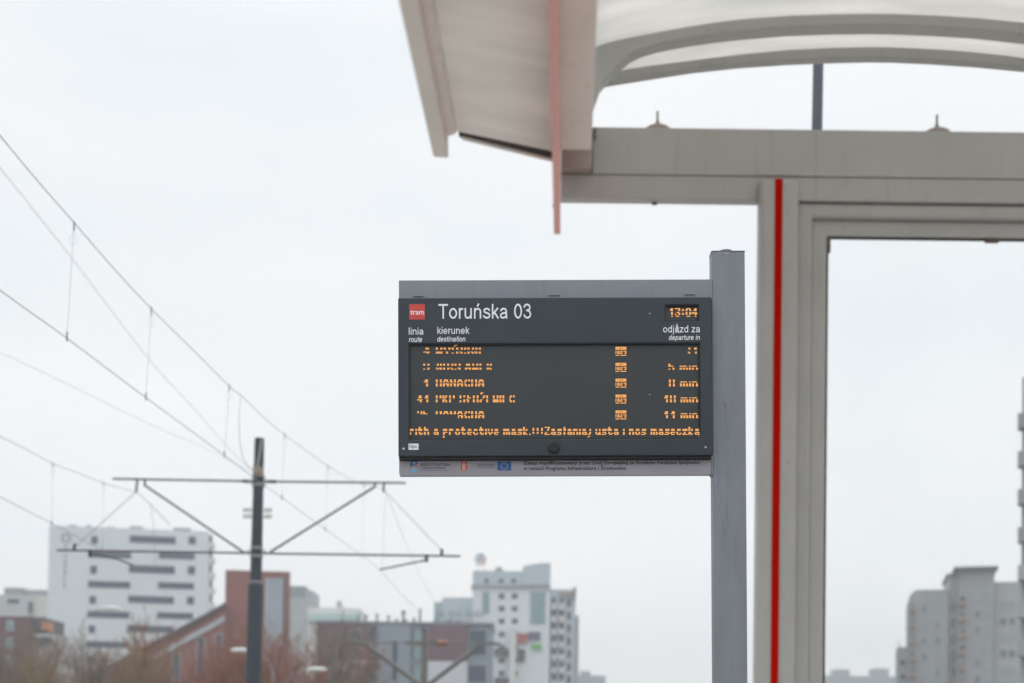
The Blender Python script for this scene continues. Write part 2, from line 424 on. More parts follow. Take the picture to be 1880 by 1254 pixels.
# ------------------------------------------------------------------ departure board
YS = 5.7
O = at(1338, 872, YS); O.z -= 0
S = Pl(O, 0, R(.9))
base_v = (0.3 - O.z) / S.v.z
S = Pl(O + S.v * base_v, 0, R(.9))
board = empty('departure_board', S.M(), 'grey post carrying a dark board with orange LED lines headed Toruńska 03', 'departure board')
def ux(px, w=0): return S.q(px, 690, w)[0]
def vz(py, w=0): return S.q(1020, py, w)[1]
WF = -.03                                   # front of the dark panel
# post
pw0, pw1 = .02, .09
px0, px1 = S.q(1308,700,pw0)[0], S.q(1369,700,pw0)[0]
ptop = S.q(1337,462,pw0)[1]
post = MB().box(px0, px1, pw0, pw1, 0, ptop).build('post', M['sign_post'], board, bevel=.004)
cap = MB().box(px0-.001, px1+.001, pw0-.001, pw1+.001, ptop+.0005, ptop+.004).build('post_cap', M['sign_grey'], post)
bx = S.q(1332,460,.05)[0]
b = MB().tube([(bx,.05,ptop+.004),(bx,.05,ptop+.011)], .029, 16).tube([(bx,.05,ptop+.011),(bx,.05,ptop+.015)], [.017,.015], 6).build('bolt', M['steel'], post)
# a smear of sealant below the bolt and marker scribbles
sm = MB()
for k in range(9):
    a0 = S.q(1320 + 2.6*k + random.uniform(-1,1), 463 + random.uniform(0,2.5), pw0-.001)
    r = random.uniform(.0012,.0028); sm.disc(a0[0], pw0-.0008-.00005*k, a0[1], r, 7)
sm.build('sealant_smear', M['zinc'], post)
gm = MB()
for st in ([(1327,735),(1330,750),(1333,738),(1333,775),(1338,800)], [(1318,858),(1320,880),(1316,895)], [(1326,870),(1333,868)], [(1325,905),(1322,925),(1316,948)],
           [(1330,915),(1340,912)], [(1331,874),(1334,876)], [(1336,920),(1333,945),(1340,965)], [(1328,955),(1331,990)]):
    pts = [(S.q(x,y,pw0)[0], pw0-.0003, S.q(x,y,pw0)[1]) for x, y in st]
    gm.tube(pts, .0010, 5)
gm.build('marker_scribble', M['purple'], post)

# housing: grey casing whose top and bottom show
hw = .012
hx0, hx1 = S.q(732.5,690,hw)[0], px0 - .0015
ht, hb = S.q(1020,513.5,hw)[1], S.q(1020,870,hw)[1]
house = MB().box(hx0, hx1, hw, .07, hb, ht).build('housing', M['sign_grey'], board, bevel=.0025)
MB().box(hx1-.006, hx1+.0012, hw-.002, .065, hb-.006, ht-.001).build('mounting_flange', M['sign_post'], house)
hg = []
for x0, x1, y in ((759,778,543.5),(1008,1027,541.5),(1257,1276,540)):
    a, z = S.q(x0, y, hw); b_, _ = S.q(x1, y, hw)
    MB().box(a, b_, hw-.005, hw-.0005, z-.0035, z+.001).build('hinge', M['sign_post'], house, bevel=.001)
# dark front panel with openings
X = [S.q(x,690,WF)[0] for x in (731,750.5,1221.5,1283.5,1285.5,1307)]
Z = [S.q(1020,y,WF)[1] for y in (836.5,806,630,590.5,560,546)]
panel = holed(X, Z, {(1,1),(2,1),(3,1),(2,3)}, WF, hw-.0015).build('front_panel', M['sign_dark'], board, bevel=.0035, seg=3)
# lip below the panel, its black painting the shade of the gap
lz0, lz1 = S.q(1020,842.5,WF+.012)[1], S.q(1020,836.9,WF+.012)[1]
MB().box(X[0]+.002, X[-1]-.002, WF+.012, hw-.001, lz0, lz1).build('gap_shade_lip', M['black'], panel)
ws = WF + .014
scr = MB().box(X[1]+.0002, X[4]-.0002, ws, ws+.006, Z[1]+.0002, Z[2]-.0002).build('led_screen', M['led_board'], board)
clk = MB().box(X[2]+.0002, X[3]-.0002, ws, ws+.006, Z[3]+.0002, Z[4]-.0002).build('clock_screen', M['led_board'], board)
MB().box(X[-1]+.0003, X[-1]+.0035, WF+.008, hw-.001, Z[0]+.004, Z[-1]-.006).build('edge_shadow', M['black'], panel)  # black strip painting the shadow of the panel edge beside the post
# thin black trim round the screen
tr = MB()
for (i0,i1,j0,j1) in ((1,4,1,2),(2,3,3,4)):
    e = .0035
    tr.box(X[i0],X[i1],WF+.004,WF+.010,Z[j0],Z[j0]+e); tr.box(X[i0],X[i1],WF+.004,WF+.010,Z[j1]-e,Z[j1])
    tr.box(X[i0],X[i0]+e,WF+.004,WF+.010,Z[j0]+e,Z[j1]-e); tr.box(X[i1]-e,X[i1],WF+.004,WF+.010,Z[j0]+e,Z[j1]-e)
tr.build('screen_trim', M['black'], panel)

# 5x7 letter columns, lowest bit at the top
FONT = {'0':'3E4141413E','1':'0004027F00','2':'4261514946','3':'2241494936','³':'2141494D33','4':'181412 7F10','5':'2745454539','8':'3649494936','<':'0008142200',
 'A':'7C1211127C','B':'7F49494936','C':'1C22414122','E':'7F49494941','G':'1C22415172','H':'7F0808087F','I':'7F','K':'7F08142241','L':'7F40404040',
 'Ł':'107F484440','N':'7F0408107F','O':'3E4141413E','P':'7F09090906','S':'2649494932','Ś':'2649494932','U':'3F4040403F','W':'7F2018207F','Y':'0304780403',
 'Z':'6151494543','Ż':'6151494543','a':'2054545478','ą':'2054545478','c':'3844444428','e':'3854545418','h':'7F08040478','i':'7C','j':'40403C','k':'7F10284400','ł':'087F04','m':'7C040478040478',
 'n':'7C08040478','o':'3844444438','p':'7C14141408','r':'7C08040408','s':'4854545424','t':'043F444420','u':'3C4040207C','v':'1C2040201C','z':'4464544C44',
 '.':'40',':':'003600',' ':'0000'}
def cols(ch):
    h = FONT[ch].replace(' ', ''); return [int(h[i:i+2],16) for i in range(0,len(h),2)]
def dots(s, rowmap):
    """lit (column, row) pairs; every stroke is two dots wide"""
    out = set(); x = 0
    for ch in s:
        c = cols(ch)
        for i, b in enumerate(c):
            for r, src in enumerate(rowmap):
                if src is not None and b >> src & 1:
                    out.add((x+i, r)); out.add((x+i+1, r))
        x += len(c) + 2
    return out, x - 1
CAPS = [0,1,1,2,3,4,5,5,6]
LOW = [0,1,2,2,3,4,5,6,6]
wl = ws - .0012
PR = 1.83                                     # dot pitch in photo pixels
def leds(name, D, n, x0, x1, y1, show, parent, extra=(), pr=PR, show2=None):
    """y1 = top of row 1 in the photo; show = rows that are lit"""
    core, halo = MB(), MB()
    pc = (x1 - x0) / n
    pts = [(c, r) for (c, r) in D if r in (show if show2 is None or c < show2[0] else show2[1])] + list(extra)
    for c, r in sorted(pts):
        X0, Z0 = S.q(x0 + (c+.5)*pc, y1 + (r-.5)*pr, wl)
        h = .00398 * .38 * min(1, pc/PR); k = .00398 * .38
        if X0 + h*1.2 > X[4] - .0005: continue
        k = k
        core.rect(X0-h, X0+h, Z0-k, Z0+k, wl)
        halo.rect(X0-h*1.5, X0+h*1.5, Z0-k*1.5, Z0+k*1.5, wl+.0005)
    o = core.build(name, M['led'], parent); halo.build('led_glow_halo', M['led_halo'], o)
    return o
rowsA, rowsB = {1,2,5,6}, {1,2,3,5,6,7}
LY = [638.2, 667.7, 696.7, 725.9, 755.0]
data = [('4',777,789.5,'WYŚCIGI',800,883,'<1',1259,1281,rowsA), ('3',777,788.5,'GOCŁAWEK',800,905,'5 min',1227,1281.5,rowsA),
        ('1',776,788,'BANACHA',800,889,'8 min',1228,1281.5,rowsB), ('41',765.5,788,'PKP SŁUŻEWIEC',800,945,'10 min',1217.5,1281.5,rowsB),
        ('25',766,786,'BANACHA',800,889,'11 min',1217.5,1281.5,rowsB)]
ICON = ["###########","####.#.####","###########","...........","#.##.##.###","#.##..#...#","#.#####..##","...........","####.######"]
for k, (a, ax0, ax1, d, dx0, dx1, t_, tx0, tx1, rows) in enumerate(data):
    y = LY[k]
    D, n = dots(a, CAPS); leds('route_number', D, n, ax0, ax1, y, rows if k < 4 else {1,2,3}, scr)
    D, n = dots(d, CAPS)
    ex = []
    if 'Ś' in d: ex = [(2*7+3,-2),(2*7+4,-2),(2*7+2,-1)]
    if 'Ż' in d: ex = [(47,-2),(48,-2),(49,-2),(47,-1),(48,-1)]
    leds('destination_name', D, n, dx0, dx1, y, rows if k < 4 else {1,2,3}, scr, ex, show2=(22, rowsB) if k == 4 else None)
    D, n = dots(t_, CAPS); leds('minutes_left', D, n, tx0, tx1, y, {1,2,5,6} if k == 0 else {1,2,3,5,6,7} if k > 1 else {1,2,3,5,6}, scr)
    D = {(c, r) for r, s_ in enumerate(ICON) for c, ch in enumerate(s_) if ch == '#'}
    leds('low_floor_symbol', D, 11, 1130, 1150, y + .3, set(range(9)), scr)
D, n = dots('rith a protective mask.:::Zasłaniaj usta i nos maseczką', LOW)
ex = []
xx = 0
for ch in 'rith a protective mask.:::Zasłaniaj usta i nos maseczką':
    L_ = len(cols(ch))
    if ch == 'p': ex += [(xx,9),(xx+1,9),(xx,10),(xx+1,10)]
    if ch == 'j': ex += [(xx,10),(xx+1,9),(xx+2,9)]
    if ch == 'ą': ex += [(xx+L_,9),(xx+L_+1,10)]
    xx += L_ + 2
leds('running_message', D, n, 751.5, 1284.5, 785.5, {0,1,2,3,5,6,7}, scr, ex)
D, n = dots('1³:04', CAPS)
leds('clock_time', D, n, 1227, 1280.5, 567.5, {0,1,2,4,5,6,8}, clk, pr=1.75)

# painted lettering
wt = WF - .0006
tm = MB(); a, z1 = S.q(751.5,558.5,wt); b_, z0 = S.q(780,586.5,wt)
tramsq = MB().box(a, b_, wt, WF-.0001, z0, z1).build('tram_badge', M['tram_red'], panel)
text('badge_lettering', 'tram', M['white'], tramsq, S, 753, 778.5, 577.5, 9.5, wt-.0005, bold=.012)
stroke_text('stop_name', 'Toruńska 03', M['white'], panel, S, 803.5, 975.5, 585.2, 27, wt)
stroke_text('heading_lettering', 'linia', M['white'], panel, S, 750.5, 777.5, 614.5, 13, wt)
stroke_text('heading_lettering', 'kierunek', M['white'], panel, S, 803, 862, 613, 13, wt)
stroke_text('heading_lettering', 'odjazd za', M['white'], panel, S, 1217.5, 1285.3, 610.3, 13, wt)
stroke_text('heading_lettering', 'route', M['white'], panel, S, 750.7, 775, 628, 10, wt, italic=.2, sw=.14)
stroke_text('heading_lettering', 'destination', M['white'], panel, S, 802.7, 854.5, 627, 9.5, wt, italic=.2, sw=.14)
stroke_text('heading_lettering', 'departure in', M['white'], panel, S, 1228, 1285, 624.2, 9.5, wt, italic=.2, sw=.14)
ch = MB()
ch.face([(S.q(x,y,wt)[0], wt-.0004, S.q(x,y,wt)[1]) for x, y in ((1242.5,593.5),(1245.5,600),(1247.5,612),(1244,610),(1241.5,611.5),(1239.5,608),(1241,600))])
for x, y, r in ((1193,575.5,.0022),(1193.3,723,.0022),(1209,790,.001),(1188,760,.0008)):
    q = S.q(x,y,wt); ch.disc(q[0], wt-.0004 if y < 630 else ws-.0004, q[1], r, 9)
ch.build('paint_chip', M['chip'], panel)
for x, y in ((741,824),(1295.3,821.2)):
    q = S.q(x,y,WF); MB().tube([(q[0],WF-.004,q[1]),(q[0],WF+.001,q[1])], .0045, 12).build('screw', M['zinc'], panel)
q = S.q(1017,821.5,WF)
MB().tube([(q[0],WF-.014,q[1]),(q[0],WF-.0115,q[1]),(q[0],WF+.001,q[1])], [.020,.0235,.0235], 8).build('lock_knob', M['black'], panel)
a, z1 = S.q(750,814.5,wt); b_, z0 = S.q(768.5,825.8,wt)
stk = MB().box(a, b_, wt, WF-.0001, z0, z1).build('maker_sticker', M['white'], panel)
text('sticker_lettering', 'iqu.', M['logo_blue'], stk, S, 751.5, 767, 822, 6.5, wt-.0005, bold=.012)

# funding strip on the lower part of the casing
wp = hw - .003
sx0, sz1 = S.q(733,841,wp); sx1, sz0 = S.q(1303,871,wp)
strip = MB().box(hx0+.003, hx1-.010, wp, hw-.0002, sz0, lz0-.001).build('funding_strip', M['strip'], board, bevel=.001)
wq = wp - .0005
text('strip_lettering', 'Zakup współfinansowany przez Unię Europejską ze środków Funduszu Spójności', M['ink'], strip, S, 961, 1284, 853, 6.2, wq, bold=.025)
text('strip_lettering', 'w ramach Programu Infrastruktura i Środowisko', M['ink'], strip, S, 961, 1150, 863, 6.2, wq, bold=.025)
text('logo_lettering', 'INFRASTRUKTURA', M['ink'], strip, S, 771.5, 827, 855.6, 4.6, wq, bold=.01)
text('logo_lettering', 'I ŚRODOWISKO', M['ink'], strip, S, 771.5, 818, 861.4, 4.4, wq, bold=.01)
text('logo_lettering', 'UNIA EUROPEJSKA', M['ink'], strip, S, 877, 909, 855, 3, wq, bold=.01)
text('logo_lettering', 'FUNDUSZ SPÓJNOŚCI', M['ink_soft'], strip, S, 877, 909, 859.5, 2.6, wq)
def sq(x, y, w=wq): a = S.q(x, y, w); return (a[0], w, a[1])
MB().face([sq(772,864.6), sq(825,864.2), sq(825,863.6), sq(772,864)]).build('logo_rule', M['ink_soft'], strip)
lg = MB().face([sq(754,848),sq(765,844.5),sq(766.5,852),sq(760,853.5),sq(756,857),sq(752,855)]).build('programme_logo', M['logo_blue'], strip)
MB().face([sq(752,862),sq(758,858),sq(766,861),sq(763,867),sq(755,868)]).build('logo_wave', M['logo_light'], lg)
def star(x, y, r, w): 
    c = S.q(x, y, w)
    return [(c[0] + rr*math.sin(math.pi*i/5), w, c[1] + rr*math.cos(math.pi*i/5)) for i in range(10) for rr in ((r if i % 2 == 0 else r*.42),)]
MB().face(star(760.5,849.5,.0052,wq-.0003)).build('logo_star', M['white'], lg)
MB().face(star(764,855.5,.0062,wq-.0004)).build('logo_star', M['logo_red'], lg)
MB().face(star(754,858.5,.0062,wq-.0005)).build('logo_star', M['logo_orange'], lg)
em = MB().face([sq(846.3,848.2),sq(857,848.2),sq(857,864),sq(846.3,864)]).build('city_emblem', M['logo_red'], strip)
ce = MB()
for yy, ww in ((850.5,2.2),(853,3.2),(856,3.8),(859,3),(861.8,3.6)):
    c0 = S.q(851.7-ww,yy+.75,wq-.0004); c1 = S.q(851.7+ww,yy-.75,wq-.0004); ce.rect(c0[0],c1[0],c0[1],c1[1],wq-.0004)
ce.build('emblem_figure', M['cream'], em)
fl = MB().face([sq(913,847.6),sq(938.6,847.6),sq(938.6,863.8),sq(913,863.8)]).build('union_flag', M['eu_blue'], strip)
fs = MB()
for k in range(12):
    an = 2*math.pi*k/12; fs.face(star(925.8+5.9*math.sin(an), 855.7-5.9*math.cos(an), .0026, wq-.0004))
fs.build('flag_star_ring', M['eu_star'], fl)

# ------------------------------------------------------------------ tram shelter
YW = 3.4
sh0 = Vector((1.0, YW, .3))
shelter = empty('tram_shelter', sh0, 'pale grey tram stop shelter with arched milky roof and red striped post', 'tram shelter')
def pt(px, py, Y): return at(px, py, Y)
def xz(px, py, Y=YW): p = at(px, py, Y); return p.x, p.z
def sb(m, name, mt, parent=None, **k): 
    return m.build(name, mt, parent or shelter, off=sh0, **k)
xl = xz(1088,280)[0]; xr = xz(2125,280)[0]
zt = xz(1480,237.5)[1]; zs = xz(1400,322.5)[1]; zb = xz(1400,366)[1]
beam = sb(MB().box(xl, xr, YW, YW+.06, zs+.0003, zt), 'end_beam', M['shelter'], bevel=.0025, seg=3)
low = sb(MB().box(xz(1030,345)[0], xr, YW+.004, YW+.04, zb, zs-.0003), 'lower_rail', M['shelter'], bevel=.0025, seg=3)
blk = sb(MB().box(xz(1030,300)[0], xz(1086,300)[0], YW-.03, YW+.07, zs+.001, zt+.05), 'corner_block', M['shelter_dark'], bevel=.004)
# studs on the beam
for px_ in (1207, 1720):
    x_, _ = xz(px_, 232, YW+.034)
    st = MB(); n = 20
    prof = [(.032,0),(.032,.009),(.025,.014),(.014,.018),(.007,.023),(.0045,.029),(.003,.033),(.003,.054)]
    sb(st.tube([(x_,YW+.034,zt+.0005+h) for r,h in prof], [r for r,h in prof], 16), 'roof_stud', M['shelter_dark'])
# screws in the side of the beam, by the gutter
for py_ in (240, 253):
    x_, z_ = xz(1090.5, py_); sb(MB().tube([(x_,YW-.006,z_),(x_,YW+.001,z_)], .006, 10), 'screw', M['steel'])
x_, z_ = xz(1204, 371); sb(MB().tube([(x_,YW+.03,zb-.004),(x_,YW+.03,zb+.002)], .007, 10), 'screw', M['steel'])
# front posts: rounded column with a recessed channel and a red stripe
def column(pxa, pxb, stripe):
    xa, xb = xz(pxa,430)[0], xz(pxb,430)[0]
    if stripe is None: pass
    yf = YW - .028; zt_ = xz(1425,326,yf)[1]
    o = sb(MB().box(xa, xb, yf, YW+.03, .3, zt_), 'post', M['shelter'], bevel=.014, seg=4)
    xm, hw_ = (xz(1429,430,yf)[0] if stripe else (xa+xb)/2), .0093
    s_ = MB().box(xm-hw_, xm+hw_, yf-.0015, yf+.001, .32, zt_-.003)
    so_ = s_.build('red_stripe', M['red'], o, off=sh0)
    return xa, xb
ca = column(1392, 1464, True)
cb = column(2045, 2122, None)
# window frame: outer and inner profile, gasket, clips, pane
yo = YW + .012; yi = YW + .03
fx0 = ca[1] + .0015; fx3 = cb[0] - .0015; fz3 = zb - .0025; fz0 = .55
ox = xz(1495,700,yo)[0] - xz(1467,700,yo)[0]
ix = xz(1524.5,700,yi)[0] - xz(1495,700,yi)[0]
frame = sb(holed([fx0,fx0+ox,fx3-ox,fx3],[fz0,fz0+ox,fz3-ox*.92,fz3],{(1,1)},yo,YW+.08), 'window_frame', M['shelter'], bevel=.007, seg=3)
a0, a1, c0, c1 = fx0+ox+.0005, fx3-ox-.0005, fz0+ox+.0005, fz3-ox*.92-.0005
inner = holed([a0,a0+ix,a1-ix,a1],[c0,c0+ix,c1-ix,c1],{(1,1)},yi,YW+.052).build('inner_frame', M['shelter'], frame, off=sh0, bevel=.004)
gk = .0045
g0, g1, h0, h1 = a0+ix+.0003, a1-ix-.0003, c0+ix+.0003, c1-ix-.0003
holed([g0,g0+gk,g1-gk,g1],[h0,h0+gk,h1-gk,h1],{(1,1)},yi+.004,yi+.011).build('gasket', M['black'], frame, off=sh0)
sb(MB().box(g0+.0005, g1-.0005, YW+.0425, YW+.0475, h0+.0005, h1-.0005), 'glass_pane', M['glass'])
for (qx, qy, hz_, xa_, xb_) in ((1521,452,.018,g0-.003,g0+.0095),(1518,797,.019,g0-.003,g0+.0045),(1820,433,.0085,None,None)):
    p = at(qx, qy, yi+.01)
    if xa_ is None: xa_, xb_, za_, zb_2 = p.x-.017, p.x+.017, h1-.0095, h1+.003
    else: za_, zb_2 = p.z-hz_, p.z+hz_
    MB().box(xa_, xb_, yi+.001, YW+.0418, za_, zb_2).build('glass_clip', M['brown'], frame, off=sh0, bevel=.002)
# lower sill panel below the window
sb(MB().box(fx0, fx3, YW+.02, YW+.07, .42, fz0-.002), 'bottom_rail', M['shelter'], bevel=.005)

# arches
def mirror(l, c=1622): return l + [(2*c-x, y) for x, y in l[::-1]]
YA = YW + .03
near_top = mirror([(1076,96),(1084,92),(1094,84.5),(1112,78),(1145,70),(1170,65),(1200,59.5),(1260,48.5),(1315,40),(1359,34.5),(1447,28),(1530,25),(1600,24.2)])
near_bot = mirror([(1080,236),(1090.5,190),(1103,155),(1130,123),(1160,98),(1183,87.5),(1212,79),(1265,69),(1315,61.5),(1359,56.5),(1447,49),(1530,46),(1600,45)])
AT = [xz(x,y,YA) for x,y in near_top]; AB = [xz(x,y,YA) for x,y in near_bot]
# keep the arch level: remove the roll lean by mirroring its left half in the world
def level(L_):
    h = len(L_)//2; xm = xz(1622,60,YA)[0]
    return L_[:h] + [(2*xm - x, z) for x, z in L_[:h][::-1]]
AT, AB = level(AT), level(AB)
sb(MB().strip(AT, AB, YA, YA+.05), 'roof_arch', M['shelter'], bevel=.003)
YB = YW + .20
far_top = mirror([(1060,150),(1105,136),(1134,128.5),(1200,119),(1271,110),(1359,99),(1447,91),(1530,87),(1600,85.5)])
far_bot = mirror([(1060,163),(1105,152.5),(1134,147.5),(1200,137),(1271,126),(1359,116.5),(1447,110.5),(1530,107),(1600,105.5)])
def levelb(L_):
    h = len(L_)//2; xm = xz(1622,60,YB)[0]
    return L_[:h] + [(2*xm - x, z) for x, z in L_[:h][::-1]]
BT = levelb([xz(x,y,YB) for x,y in far_top]); BB = levelb([xz(x,y,YB) for x,y in far_bot])
sb(MB().strip(BT, BB, YB, YB+.03), 'roof_arch', M['shelter'], bevel=.003)
# roof sheet, from beyond the far arch back over the camera
dv = ray(1040,1380); dv.z = 0; dv.normalize()
shm = MB(); up = .003; th = .008
prof = AT
Lb, Lf = -.19, 3.9
n = len(prof)
far_prof = BT
def at_prof(i, y):
    # profile stays the same along the roof; shifted along the roof direction
    x, z = prof[i]; return Vector((x - dv.x/dv.y*(YA - y), y, z))
ys = [YB + .035, YA + .1, YA - .05] + [YA - .5*k for k in range(1,9)]
for y in ys:
    for i in range(n):
        v = at_prof(i, y); shm.v.append((v.x, v.y, v.z+up))
for y in ys:
    for i in range(n):
        v = at_prof(i, y); shm.v.append((v.x, v.y, v.z+up+th))
K = len(ys)*n
for a in range(len(ys)-1):
    for i in range(n-1):
        A_ = a*n+i
        shm.f.append([A_, A_+1, A_+n+1, A_+n]); shm.f.append([K+A_, K+A_+n, K+A_+n+1, K+A_+1])
for i in range(n-1):
    shm.f.append([i, K+i, K+i+1, i+1]); e = (len(ys)-1)*n; shm.f.append([e+i, e+i+1, K+e+i+1, K+e+i])
for a in range(len(ys)-1):
    for i in (0, n-1):
        shm.f.append([a*n+i, (a+1)*n+i, K+(a+1)*n+i, K+a*n+i])
sb(shm, 'roof_sheet', M['roof_sheet'], smooth=True)
# near arches further along the roof, out of the frame above
for y in (YA-1.25, YA-2.5):
    s_ = dv.x/dv.y*(YA-y)
    sb(MB().strip([(x-s_, z) for x,z in AT], [(x-s_, z) for x,z in AB], y, y+.05), 'roof_arch', M['shelter'])

# gutter beam running back along the roof edge
YE = 3.3
def prof3(pts, Y): return [at(x, y, Y) for x, y in pts]
def run(pts, Y, Lr, name, mt, **k):
    return sb(MB().sweep(prof3(pts, Y), -dv, Lr), name, mt, **k)
run([(1027.5,276),(1086,276),(1086,120),(1027.5,120)], YE, 3.9, 'gutter_beam', M['fascia'], bevel=.003)
pk = run([(1017,430),(1029,430),(1029,215),(1017,215)], YE+.07, 3.9, 'red_edge_plate', M['salmon'])
sb(MB().tube([at(1014,378,YE+.03), at(1020,378,YE+.03)], .003, 8), 'screw', M['steel'])
# eave: outer fascia, step, ribbed sheet, end lip and a dark block painting the hollow's shade
run([(796,289),(824,291),(822,215),(783,215)], YE, 3.9, 'outer_fascia', M['fascia'], bevel=.004, seg=3)
run([(822.5,251),(838,246),(838,190),(822.5,190)], YE, 3.9, 'fascia_step', M['fascia'], bevel=.002)
es = run([(838.6,241),(1014,277.5),(1014,250),(838.6,214)], YE-.02, 3.9, 'eave_sheet', M['eave_sheet'])
run([(848,257),(1015,298),(1015,293.5),(848,253)], YE+.06, .01, 'eave_lip', M['fascia'])
run([(843,252),(1014,293.5),(1014,240),(838,200)], YE+.062, .02, 'eave_hollow_shade', M['inside'])

# ------------------------------------------------------------------ overhead line mast
YM = 27.5
mb_ = at(465, 1254, YM); mt_ = at(476.5, 805, YM); mj = at(469.5, 1075, YM)
dirm = (mt_ - mb_).normalized(); base = mb_ - dirm * (mb_.z / dirm.z)
mast = empty('overhead_line_mast', base, 'dark tram line mast with two pairs of thin crossarms, nearest of the masts', 'line mast', 'masts of the tram line')
def mm(m, name, mt, parent=None, **k): return m.build(name, mt, parent or mast, off=base, **k)
pole = mm(MB().tube([base, mj], [.165,.145], 20).tube([mj, mj+dirm*.06], [.145,.118], 20).tube([mj+dirm*.06, mt_], [.115,.095], 20), 'pole', M['mast'], smooth=False)
mm(MB().tube([mj+dirm*.055, mj+dirm*.085], .122, 20), 'weld_ring', M['collar'], pole)
for py_ in (884, 1014.5):
    c = at(474.5 if py_ < 900 else 471, py_, YM)
    col_ = MB()
    for dz in (-.10, .06): col_.tube([c+dirm*dz, c+dirm*(dz+.05)], .128, 20)
    col_.box(c.x-.20, c.x+.20, c.y-.05, c.y+.05, c.z-.028, c.z+.028)
    mm(col_, 'collar', M['collar'])
# anchor stay with its fitting, on the head of the mast
mm(MB().tube([at(481,806,YM-.11), at(472,862,YM-.12)], .017, 8), 'stay_strap', mat('stay strap', (.42,.40,.37), .6, .1, 9))
fc = at(474,866,YM-.13)
mm(MB().box(fc.x-.10,fc.x+.10,fc.y-.03,fc.y+.03,fc.z-.10,fc.z+.09).tube([fc+Vector((0,-.05,-.02)),fc+Vector((0,.0,-.02))], .05, 10), 'stay_fitting', mat('rusty fitting', (.33,.27,.22), .7, .5, 14))
def arm(p, q, r=.024, name='crossarm', mt='arm'): return mm(MB().tube([at(*p, YM), at(*q, YM)], r*.9, 10), name, M[mt])
arm((466,883.5),(207,879)); arm((484,884),(745,886.5)); arm((460,1015.5),(104,1010)); arm((482,1016),(845,1021))
arm((447,1013.5),(266,891),.026,'brace'); arm((496,1013.5),(689,893),.026,'brace')
for (x0,y0,x1,y1) in ((252,881,250,903),(266,881,266,892),(705,887,704,903),(688,887,689,894)):
    mm(MB().tube([at(x0,y0,YM),at(x1,y1,YM)], .022, 8), 'hanger', M['mast'])
for (x0,y0,x1,y1) in ((458,884,445,883),(494,884,507,884.5)):
    mm(MB().tube([at(x0,y0,YM),at(x1,y1,YM)], .034, 8), 'insulator', M['mast'])
# steady arms
def steady(pts, cl): 
    o = mm(MB().tube([at(x,y,YM) for x,y in pts], .017, 8), 'steady_arm', M['mast'])
    mm(MB().tube([at(cl[0],cl[1]-6,YM),at(cl[0],cl[1]+8,YM)], .035, 8), 'clamp', M['mast'], o)
steady([(697,1046),(740,1037),(784,1028)], (783,1024)); steady([(247,1039),(215,1026),(164,1017)], (165,1015))
mm(MB().tube([at(811,1008,YM),at(811,1022,YM)], .03, 8), 'clamp', M['mast']); mm(MB().tube([at(137,998,YM),at(136,1012,YM)], .03, 8), 'clamp', M['mast'])
# guys that hold the crossarm ends
for a, b_ in (((705,900),(812,1012)), ((250,903),(138,1004)), ((251,903),(276,926)), ((276,926),(312,964))):
    mm(MB().tube([at(*a,YM),at(*b_,YM)], .008, 6), 'guy_wire', M['wire'])

# ------------------------------------------------------------------ wires
BY = .0812
def on_track(px, py, a):
    """point where the sight line meets the vertical plane of a track, X = a + BY*Y"""
    d = ray(px, py); k = a / (d.x - BY * d.y)
    return CAM + d * k
aR = at(697,1046,YM).x - BY*YM
aL = at(247,1039,YM).x - BY*YM
aM = at(474,862,YM).x - BY*YM
def smooth_pts(pts, n=6):
    out = []
    P_ = [pts[0]] + pts + [pts[-1]]
    for i in range(1, len(P_)-2):
        for k in range(n):
            t = k/n; p0,p1,p2,p3 = P_[i-1],P_[i],P_[i+1],P_[i+2]
            out.append(.5*((2*p1)+(p2-p0)*t+(2*p0-5*p1+4*p2-p3)*t*t+(3*p1-p0-3*p2+p3)*t**3))
    return out + [pts[-1]]
def catenary(label, a, mess, cont, drops, jump, r):
    root = on_track(*cont[len(cont)//2], a); root.z = 0
    o = empty('catenary_wires', root, label, 'overhead wires', 'overhead wires of the tram line')
    tr_ = lambda pp: [on_track(x, y, a) for x, y in pp]
    P = tr_(mess); P = [P[0] + (P[0]-P[1]) * .4] + P
    MB().tube(smooth_pts(P), r, 6).build('messenger_wire', M['wire'], o, off=root)
    P = tr_(cont); P = [P[0] + (P[0]-P[1]) * .4] + P
    MB().tube(smooth_pts(P), r, 6).build('contact_wire', M['wire'], o, off=root)
    for (x0,y0,x1,y1) in drops:
        A, B = on_track(x0,y0,a), on_track(x1,y1,a)
        k = MB().tube([A,B], r*.45, 5); 
        k.tube([A+Vector((0,0,.03)), A-Vector((0,0,.05))], r*1.9, 6); k.tube([B-Vector((0,0,.03)), B+Vector((0,0,.05))], r*1.9, 6)
        # the loose tail of the dropper
        c = (A*.9+B*.1); k.tube([c+Vector((.035*math.sin(t*.7), 0, .05*math.cos(t*.7)-.03)) for t in range(10)], r*.3, 4)
        k.build('dropper', M['wire'], o, off=root)
    for pts in jump:
        MB().tube(smooth_pts(tr_(pts)), r*.8, 6).build('jumper_cable', M['wire'], o, off=root)
catenary('overhead wires and droppers sweeping down from the upper left across the mast', aR,
    [(0,249),(70,333),(139,412),(210,494),(279,568),(350,638),(421,709),(443,727),(491,772),(524,799),(603,856),(660,888),(705,903),(740,985),(775,1065),(799,1104)],
    [(0,533),(60,576),(123,621),(268,730),(412,836),(470,880),(518,914),(597,972),(640,1002),(697,1046),(725,1078),(765,1120)],
    [(136,413,123,620),(278,569,268,730),(421,710,412,836),(523,799,518,914),(602,857,597,972),(668,890,665,1022)], [[(442,729),(439,770),(441,815),(450,848),(466,866)],[(708,912),(705,960),(704,1010),(701,1043)]], .0042)
